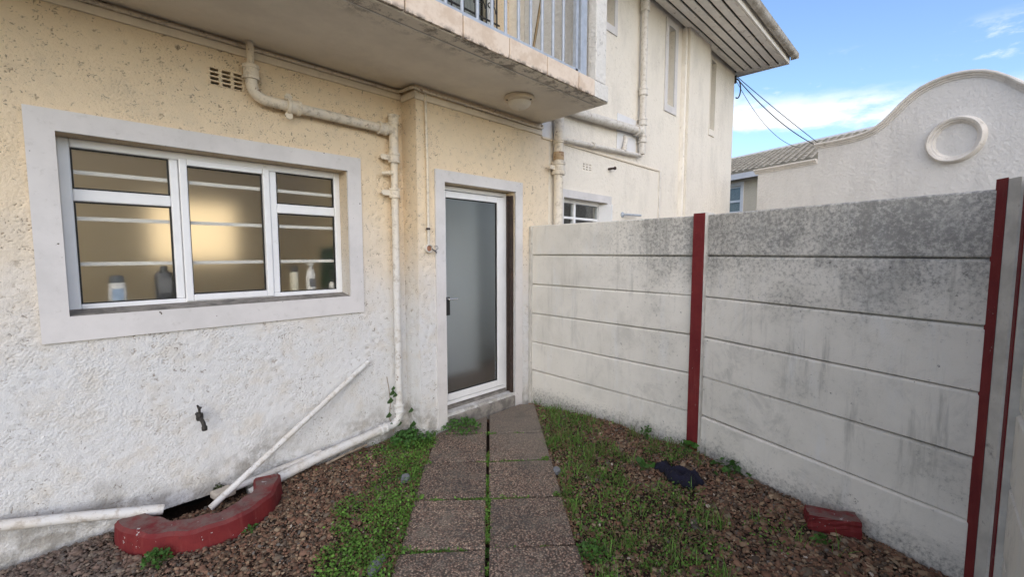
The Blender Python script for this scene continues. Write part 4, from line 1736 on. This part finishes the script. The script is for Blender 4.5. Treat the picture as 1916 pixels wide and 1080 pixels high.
for nm, x_, y_, rot, w, h, lb in (('slate_piece', .995, 1.872, .55, .13, .055, 'broken blue-grey slate lying left of the nearest paving slabs'), ('slate_piece', 1.545, 2.487, .9, .09, .06, 'small grey slate chip lying left of the middle paving slabs'),
                              ('slate_piece', 2.33, 1.83, .7, .07, .05, 'small grey slate chip at the right edge of the path')):
    rnd = random.Random(int(x_ * 100))
    mb = MB()
    pts = []
    for k in range(8):
        a_ = 2 * math.pi * k / 8
        q = Vector((math.cos(a_) * w * rnd.uniform(.42, .6), math.sin(a_) * h * rnd.uniform(.42, .62)))
        pts.append((x_ + q.x * math.cos(rot) - q.y * math.sin(rot), y_ + q.x * math.sin(rot) + q.y * math.cos(rot)))
    mb.prism(pts, -.012, .014, lambda u, v, k: (u, v, k + .05 * (u - x_)))
    tag(mb.build(nm, 'slate', bevel=.003), lb, 'stone')
mb = MB()
mb.tube([(1.26, 3.045, .012), (1.42, 3.085, .016), (1.60, 3.115, .018)], .008, 7)
tag(mb.build('stick', 'wood_grey', smooth=True), 'thin grey stick lying below the downpipe foot', 'stick')


# ------------------------------------------------------------------ gravel and plants
def path_lat(x, y):
    return (x - PO[0]) * PN[0] + (y - PO[1]) * PN[1]


def path_s(x, y):
    return (x - PO[0]) * PD[0] + (y - PO[1]) * PD[1]


def fence_x(y):
    # yard-side face of the fence
    return np.where(y > 1.255, 3.255 + (y - 1.255) * .0435, 3.255 - (1.255 - y) * .335)


def in_yard(x, y, m=0.0):
    wallY = np.where(x < 2.0, WY, DY)
    ok = (y < wallY - m) & (x < fence_x(y) - m) & (y > -.2 + m) & (x > -1.1)
    fwd = x * math.cos(_yaw) + y * math.sin(_yaw)
    return ok & (fwd > 1.0)


def off_path(x, y, m=0.0):
    l, s = path_lat(x, y), path_s(x, y)
    return (np.abs(l) > .445 + m) | (s > 2.0)


def off_pit(x, y):
    r = np.hypot((x - .54) / .405, (y - 3.085) / .470)
    return (r > 1) | (r < .62)


def green_mask(x, y):
    """ground cover density: dense mat left of the path, thinner tufts on the right"""
    l, s = path_lat(x, y), path_s(x, y)
    n = .6 * vnoise(x, y, 3.7) + .4 * vnoise(x + 7, y + 3, 11)
    left = sstep(l, .42, .46) * (1 - sstep(l - .10 * np.sin(s * 3.0) - (n - .5) * .55, .62, .78))
    left = left * np.where(s > .45, .9, 1)
    # bare gravel pocket left of the middle of the path
    pk = np.exp(-(((x - 1.42) / .20) ** 2 + ((y - 2.52) / .16) ** 2))
    left = left * (1 - .65 * pk)
    corner = np.exp(-(((x - 1.95) / .30) ** 2 + ((y - 2.92) / .16) ** 2)) * 1.3
    right = sstep(-l, .44, .48) * sstep(n + .30 * np.exp(-((-l - .62) / .22) ** 2), .46, .66)
    right = right * (1 - .85 * sstep(x - fence_x(y), -.55, -.18) * (y < 1.2)) * np.where(y < .55, .45, 1)
    return np.clip(np.maximum(np.maximum(left, corner * sstep(l, .3, .42)), right), 0, 1)


def rot_mats(rs, n, tilt):
    az = rs.rand(n) * 2 * math.pi
    tx, ty = rs.normal(0, tilt, n), rs.normal(0, tilt, n)
    ca, sa = np.cos(az), np.sin(az)
    M = np.zeros((n, 3, 3))
    cx, sx, cy, sy = np.cos(tx), np.sin(tx), np.cos(ty), np.sin(ty)
    Rz = np.zeros((n, 3, 3)); Rz[:, 0, 0] = ca; Rz[:, 0, 1] = -sa; Rz[:, 1, 0] = sa; Rz[:, 1, 1] = ca; Rz[:, 2, 2] = 1
    Rx = np.zeros((n, 3, 3)); Rx[:, 0, 0] = 1; Rx[:, 1, 1] = cx; Rx[:, 1, 2] = -sx; Rx[:, 2, 1] = sx; Rx[:, 2, 2] = cx
    Ry = np.zeros((n, 3, 3)); Ry[:, 1, 1] = 1; Ry[:, 0, 0] = cy; Ry[:, 0, 2] = sy; Ry[:, 2, 0] = -sy; Ry[:, 2, 2] = cy
    return Rx @ Ry @ Rz


def gravel():
    rs = np.random.RandomState(2)
    N = 170000
    x, y = rs.uniform(-1.1, 3.45, N), rs.uniform(-.25, 3.2, N)
    k = in_yard(x, y, .008) & (in_yard(x, y, .03) | (rs.rand(N) < .25)) & off_path(x, y, -.005) & off_pit(x, y) & (rs.rand(N) > .45 * green_mask(x, y))
    x, y = x[k], y[k]
    n = len(x)
    size = np.clip(rs.lognormal(math.log(.0064), .48, n), .0035, .026)
    # coarser, flatter chips at the far left and along the right fence
    size *= 1 + .25 * sstep(-x, -.4, .3) + .25 * sstep(-y, -1.2, -.2)
    # 12-vertex chip: two jittered hexagons
    nt = 10
    T = []
    for t in range(nt):
        a = np.arange(6) / 6 * 2 * math.pi + rs.uniform(-.35, .35, 6)
        r0, r1 = rs.uniform(.8, 1.25, 6), rs.uniform(.45, .95, 6)
        el = rs.uniform(.6, .95)
        lo = np.stack([np.cos(a) * r0, np.sin(a) * r0 * el, rs.uniform(-.25, -.05, 6)], 1)
        hi = np.stack([np.cos(a) * r1, np.sin(a) * r1 * el, rs.uniform(.16, .42, 6)], 1)
        T.append(np.concatenate([lo, hi]))
    T = np.array(T)
    ti = rs.randint(0, nt, n)
    V = T[ti] * size[:, None, None]
    M = rot_mats(rs, n, .38)
    V = np.einsum('nij,nkj->nki', M, V)
    z = gh(x, y) + rs.uniform(0.0, .013, n)
    z = np.where(np.hypot((x - .54) / .405, (y - 3.085) / .470) < .63, -.072 + rs.uniform(0, .02, n), z)
    V += np.stack([x, y, z], 1)[:, None, :]
    quads = np.array([[i, (i + 1) % 6, 6 + (i + 1) % 6, 6 + i] for i in range(6)] + [[6, 7, 8, 9], [9, 10, 11, 6]])
    F = (quads[None] + (np.arange(n) * 12)[:, None, None]).reshape(-1, 4)
    pal = np.array([[.17, .090, .058], [.21, .120, .076], [.25, .170, .108], [.11, .070, .046], [.17, .132, .095], [.30, .225, .150], [.085, .062, .046], [.21, .120, .080], [.13, .115, .10], [.46, .40, .33]])
    wts = np.array([.17, .17, .13, .15, .10, .06, .10, .08, .032, .008])
    ci = rs.choice(len(pal), n, p=wts / wts.sum())
    c = pal[ci] * 1.0 * rs.uniform(.7, 1.2, n)[:, None]
    grey = sstep(-x, -.55, .1) * .6
    c = c * (1 - grey[:, None]) + grey[:, None] * (np.array([.16, .14, .125]) * rs.uniform(.5, 1.5, n)[:, None])
    o = np_mesh('gravel', V.reshape(-1, 3), F, np.repeat(c, 12, 0), 'gravel_stone')
    o['kind'] = 'stuff'
    o['label'] = 'brown stone chip gravel covering the yard'
    o['category'] = 'gravel'


gravel()


def leaf_cards(pos, size, normal_tilt, rs, col, aspect=.8):
    """folded four-corner leaflets, returns V, F, C"""
    n = len(pos)
    T = np.array([[0, 0, 0], [.5, -aspect * .5, .12], [1, 0, .02], [.5, aspect * .5, .12]], float)
    V = T[None] * size[:, None, None]
    M = rot_mats(rs, n, normal_tilt)
    V = np.einsum('nij,nkj->nki', M, V) + pos[:, None, :]
    F = (np.array([[0, 1, 2, 3]])[None] + (np.arange(n) * 4)[:, None, None]).reshape(-1, 4)
    return V.reshape(-1, 3), F, np.repeat(col, 4, 0)


def ground_cover():
    rs = np.random.RandomState(8)
    N = 400000
    x, y = rs.uniform(-.4, 3.4, N), rs.uniform(-.2, 3.2, N)
    g = green_mask(x, y)
    l, s = path_lat(x, y), path_s(x, y)
    # weeds in the slab joints
    jn = np.min(np.abs(s[:, None] - np.array([-.27, .195, .665, 1.145, 1.645])[None]), 1)
    joint = (np.abs(l) < .45) & (jn < .020) & (vnoise(x, y, 7) > .40) & (s < 1.75)
    mid = (np.abs(l) < .022) & (vnoise(x + 3, y, 5) > .33) & (s < 1.3)
    right = l < 0
    dens = np.where(right, .15, .85) * g * np.where(rs.rand(N) < .5, 1, sstep(vnoise(x + 9, y + 4, 14), .3, .6))
    edge = rs.uniform(-.05, -.0, N) * (vnoise(x, y, 8) > .45)
    k = in_yard(x, y, .004) & (np.hypot((x - .54) / .405, (y - 3.085) / .470) > 1) & ((off_path(x, y, edge) & (rs.rand(N) < dens)) | ((joint | mid) & (rs.rand(N) < .9)))
    x, y = x[k], y[k]
    n = len(x)
    gk = np.clip(green_mask(x, y), .25, 1)
    hgt = rs.rand(n) ** 1.4 * (.012 + .040 * gk * (.5 + vnoise(x, y, 6)))
    onp = ~off_path(x, y, 0)
    hgt = np.where(onp, hgt * .45, hgt)
    pos = np.stack([x, y, np.where(onp, np.where((np.abs(path_lat(x, y)) > .39), .008, -.012), gh(x, y) + .008) + hgt], 1)
    size = rs.uniform(.008, .018, n)
    tone = vnoise(x + 20, y, 4)
    c = np.stack([.050 + .045 * tone, .115 + .075 * tone,   .018 + .014 * tone], 1) * 1.6 * rs.uniform(.55, 1.3, n)[:, None]
    dead = rs.rand(n) < .10
    c[dead] = np.array([.17, .12, .05]) * rs.uniform(.5, 1.1, dead.sum())[:, None]
    V, F, C_ = leaf_cards(pos, size, .55, rs, c)
    o = np_mesh('ground_cover', V, F, C_, 'leaf')
    o['kind'] = 'stuff'
    o['label'] = 'low clover-like weeds growing beside and between the paving slabs'
    o['category'] = 'weeds'


ground_cover()


def blades(px, py, pz, length, width, rs, col, lean=.5):
    n = len(px)
    az = rs.rand(n) * 2 * math.pi
    ln = np.abs(rs.normal(lean, .28, n))
    d = np.stack([np.cos(az), np.sin(az), np.zeros(n)], 1)
    w = np.stack([-np.sin(az), np.cos(az), np.zeros(n)], 1) * width[:, None]
    V = np.zeros((n, 8, 3))
    base = np.stack([px, py, pz], 1)
    for i, t in enumerate((0, .35, .7, 1)):
        c = base + d * (length * ln * t ** 1.7)[:, None] + np.array([0, 0, 1])[None] * (length * (t - .35 * ln * t * t))[:, None]
        f = (1, .9, .6, .08)[i]
        V[:, 2 * i] = c - w * f
        V[:, 2 * i + 1] = c + w * f
    F = (np.array([[0, 1, 3, 2], [2, 3, 5, 4], [4, 5, 7, 6]])[None] + (np.arange(n) * 8)[:, None, None]).reshape(-1, 4)
    return V.reshape(-1, 3), F, np.repeat(col, 8, 0)


def grass():
    rs = np.random.RandomState(21)
    # tufts
    nt = 2100
    tx, ty = rs.uniform(-.2, 3.4, nt), rs.uniform(-.1, 3.1, nt)
    l = path_lat(tx, ty)
    near_fence = np.exp(-((tx - fence_x(ty) + .12) / .12) ** 2) * ((ty > 1.1) & (ty < 2.5))
    g = green_mask(tx, ty) * np.where(l < 0, .9, .10) + near_fence * .8
    k = in_yard(tx, ty, .02) & off_path(tx, ty, .01) & off_pit(tx, ty) & (rs.rand(nt) < g)
    tx, ty = tx[k], ty[k]
    nb_ = rs.randint(5, 24, len(tx))
    px = np.repeat(tx, nb_) + rs.normal(0, .022, nb_.sum())
    py = np.repeat(ty, nb_) + rs.normal(0, .022, nb_.sum())
    big = np.repeat(rs.uniform(.5, 1.25, len(tx)), nb_)
    ok = in_yard(px, py, .004) & off_path(px, py, 0)
    px, py, big = px[ok], py[ok], big[ok]
    n = len(px)
    L = rs.uniform(.03, .105, n) * big
    c = np.stack([.075 * np.ones(n), .15 * np.ones(n), .028 * np.ones(n)], 1) * 1.75 * rs.uniform(.5, 1.35, n)[:, None]
    dry = rs.rand(n) < .26
    c[dry] = np.array([.21, .17, .08]) * rs.uniform(.6, 1.1, dry.sum())[:, None]
    V, F, C_ = blades(px, py, gh(px, py), L, rs.uniform(.0012, .0030, n), rs, c, .65)
    o = np_mesh('grass', V, F, C_, 'leaf')
    o['kind'] = 'stuff'
    o['label'] = 'thin grass tufts growing through the gravel'
    o['category'] = 'grass'


grass()


def plant(name, label, x, y, n, size, h, spread, seed, cat='weed', col=(.06, .145, .03), z=None, tilt=.5, aspect=.8, stems=True):
    rs = np.random.RandomState(seed)
    a = rs.rand(n) * 2 * math.pi
    r = np.sqrt(rs.rand(n)) * spread
    z0 = float(gh(x, y)) if z is None else z
    hh = h * (1 - .6 * (r / max(spread, 1e-4)) ** 2) * rs.uniform(.45, 1.1, n)
    pos = np.stack([r * np.cos(a), r * np.sin(a), hh + .004], 1)
    c = np.array(col)[None] * rs.uniform(.6, 1.35, n)[:, None]
    V, F, C_ = leaf_cards(pos, rs.uniform(.7, 1.3, n) * size, tilt, rs, c, aspect)
    # rounder leaves: add a second folded half
    t = thing(name, label, cat, (x, y, z0))
    o = np_mesh('foliage', V, F, C_, 'leaf')
    place(o, (x, y, z0), t)
    if stems:
        m = min(n, 14)
        mb = MB()
        for i in range(m):
            p = pos[i]
            mb.tube([(x + p[0] * .15, y + p[1] * .15, z0 - .01), (x + p[0] * .6, y + p[1] * .6, z0 + p[2] * .6), (x + p[0], y + p[1], z0 + p[2])], .0015, 5)
        mb.build('stem', 'weed_stem', t)
    return t


m_plain('weed_stem', (.10, .13, .04), .7, var=.2)
plant('weed', 'leafy green weed growing at the left front of the red kerb', .262, 2.665, 160, .020, .075, .055, 31)
plant('weed', 'small weed sprouting beside the middle of the red kerb', .66, 2.63, 50, .016, .035, .04, 32)
plant('weed', 'broad-leaved weed at the foot of the middle red post', 3.165, 1.265, 14, .055, .05, .06, 33, tilt=.7)
plant('weed', 'broad-leaved weeds along the fence foot right of the middle post', 3.10, .93, 70, .045, .055, .14, 34, tilt=.6)
plant('weed', 'small three-leaved weed in front of the red brick', 2.66, .36, 9, .035, .06, .03, 35)
plant('weed', 'low broad-leaved weed beside the navy cloth', 2.73, 1.39, 16, .045, .04, .06, 36, tilt=.6)
plant('weed', 'upright leafy weed against the left fence bay', 3.20, 1.62, 22, .04, .09, .035, 37, tilt=1.0, aspect=.4)
plant('weed', 'weed growing in the gap between the nearest paving slabs', 1.455, 1.575, 40, .026, .035, .05, 38)
plant('weed', 'clump of small weeds at the right edge of the nearest slab', 1.79, 1.19, 120, .022, .05, .08, 39)
plant('weed', 'leafy green weed clump at the foot of the house corner', 1.93, 2.99, 420, .026, .09, .17, 40, col=(.06, .15, .035))
plant('weed', 'creeping green weeds under the door step', 2.33, 2.87, 420, .024, .07, .17, 41, col=(.08, .19, .04), z=.0)
plant('weed', 'dark mossy tuft growing from the wall foot above the drain', .635, 3.155, 60, .014, .05, .03, 43, col=(.03, .045, .015), z=.012)
# ivy sprig climbing beside the downpipe foot
rs = np.random.RandomState(5)
ivy = thing('ivy_sprig', 'ivy sprig climbing the wall beside the downpipe foot', 'ivy', (1.83, WY - .02, .05))
mb = MB()
mb.tube([(1.86, 3.15, .03), (1.83, 3.165, .16), (1.845, 3.165, .28), (1.835, 3.17, .40), (1.82, 3.172, .50)], .003, 6)
mb.build('stem', 'wood_grey', ivy, smooth=True)
for i, (x_, z_, s_) in enumerate(((1.82, .385, .05), (1.80, .325, .055), (1.845, .36, .04), (1.785, .21, .05), (1.87, .12, .06), (1.80, .12, .055), (1.955, .22, .045), (1.83, .42, .035), (1.97, .10, .06))):
    mb = MB()
    pr = [(0, -.5), (.35, -.42), (.52, -.05), (.3, .18), (.0, .6), (-.3, .18), (-.52, -.05), (-.35, -.42)]
    yy = 3.115 if x_ < 1.9 else 3.06
    mb.prism([(x_ + u * s_, z_ + v * s_) for u, v in pr], 0, .002, lambda u, v, k: (u, yy - .02 + k + .5 * (z_ - v) - .25 * abs(u - x_), v))
    mb.build('leaf', 'weed_leaf', ivy)
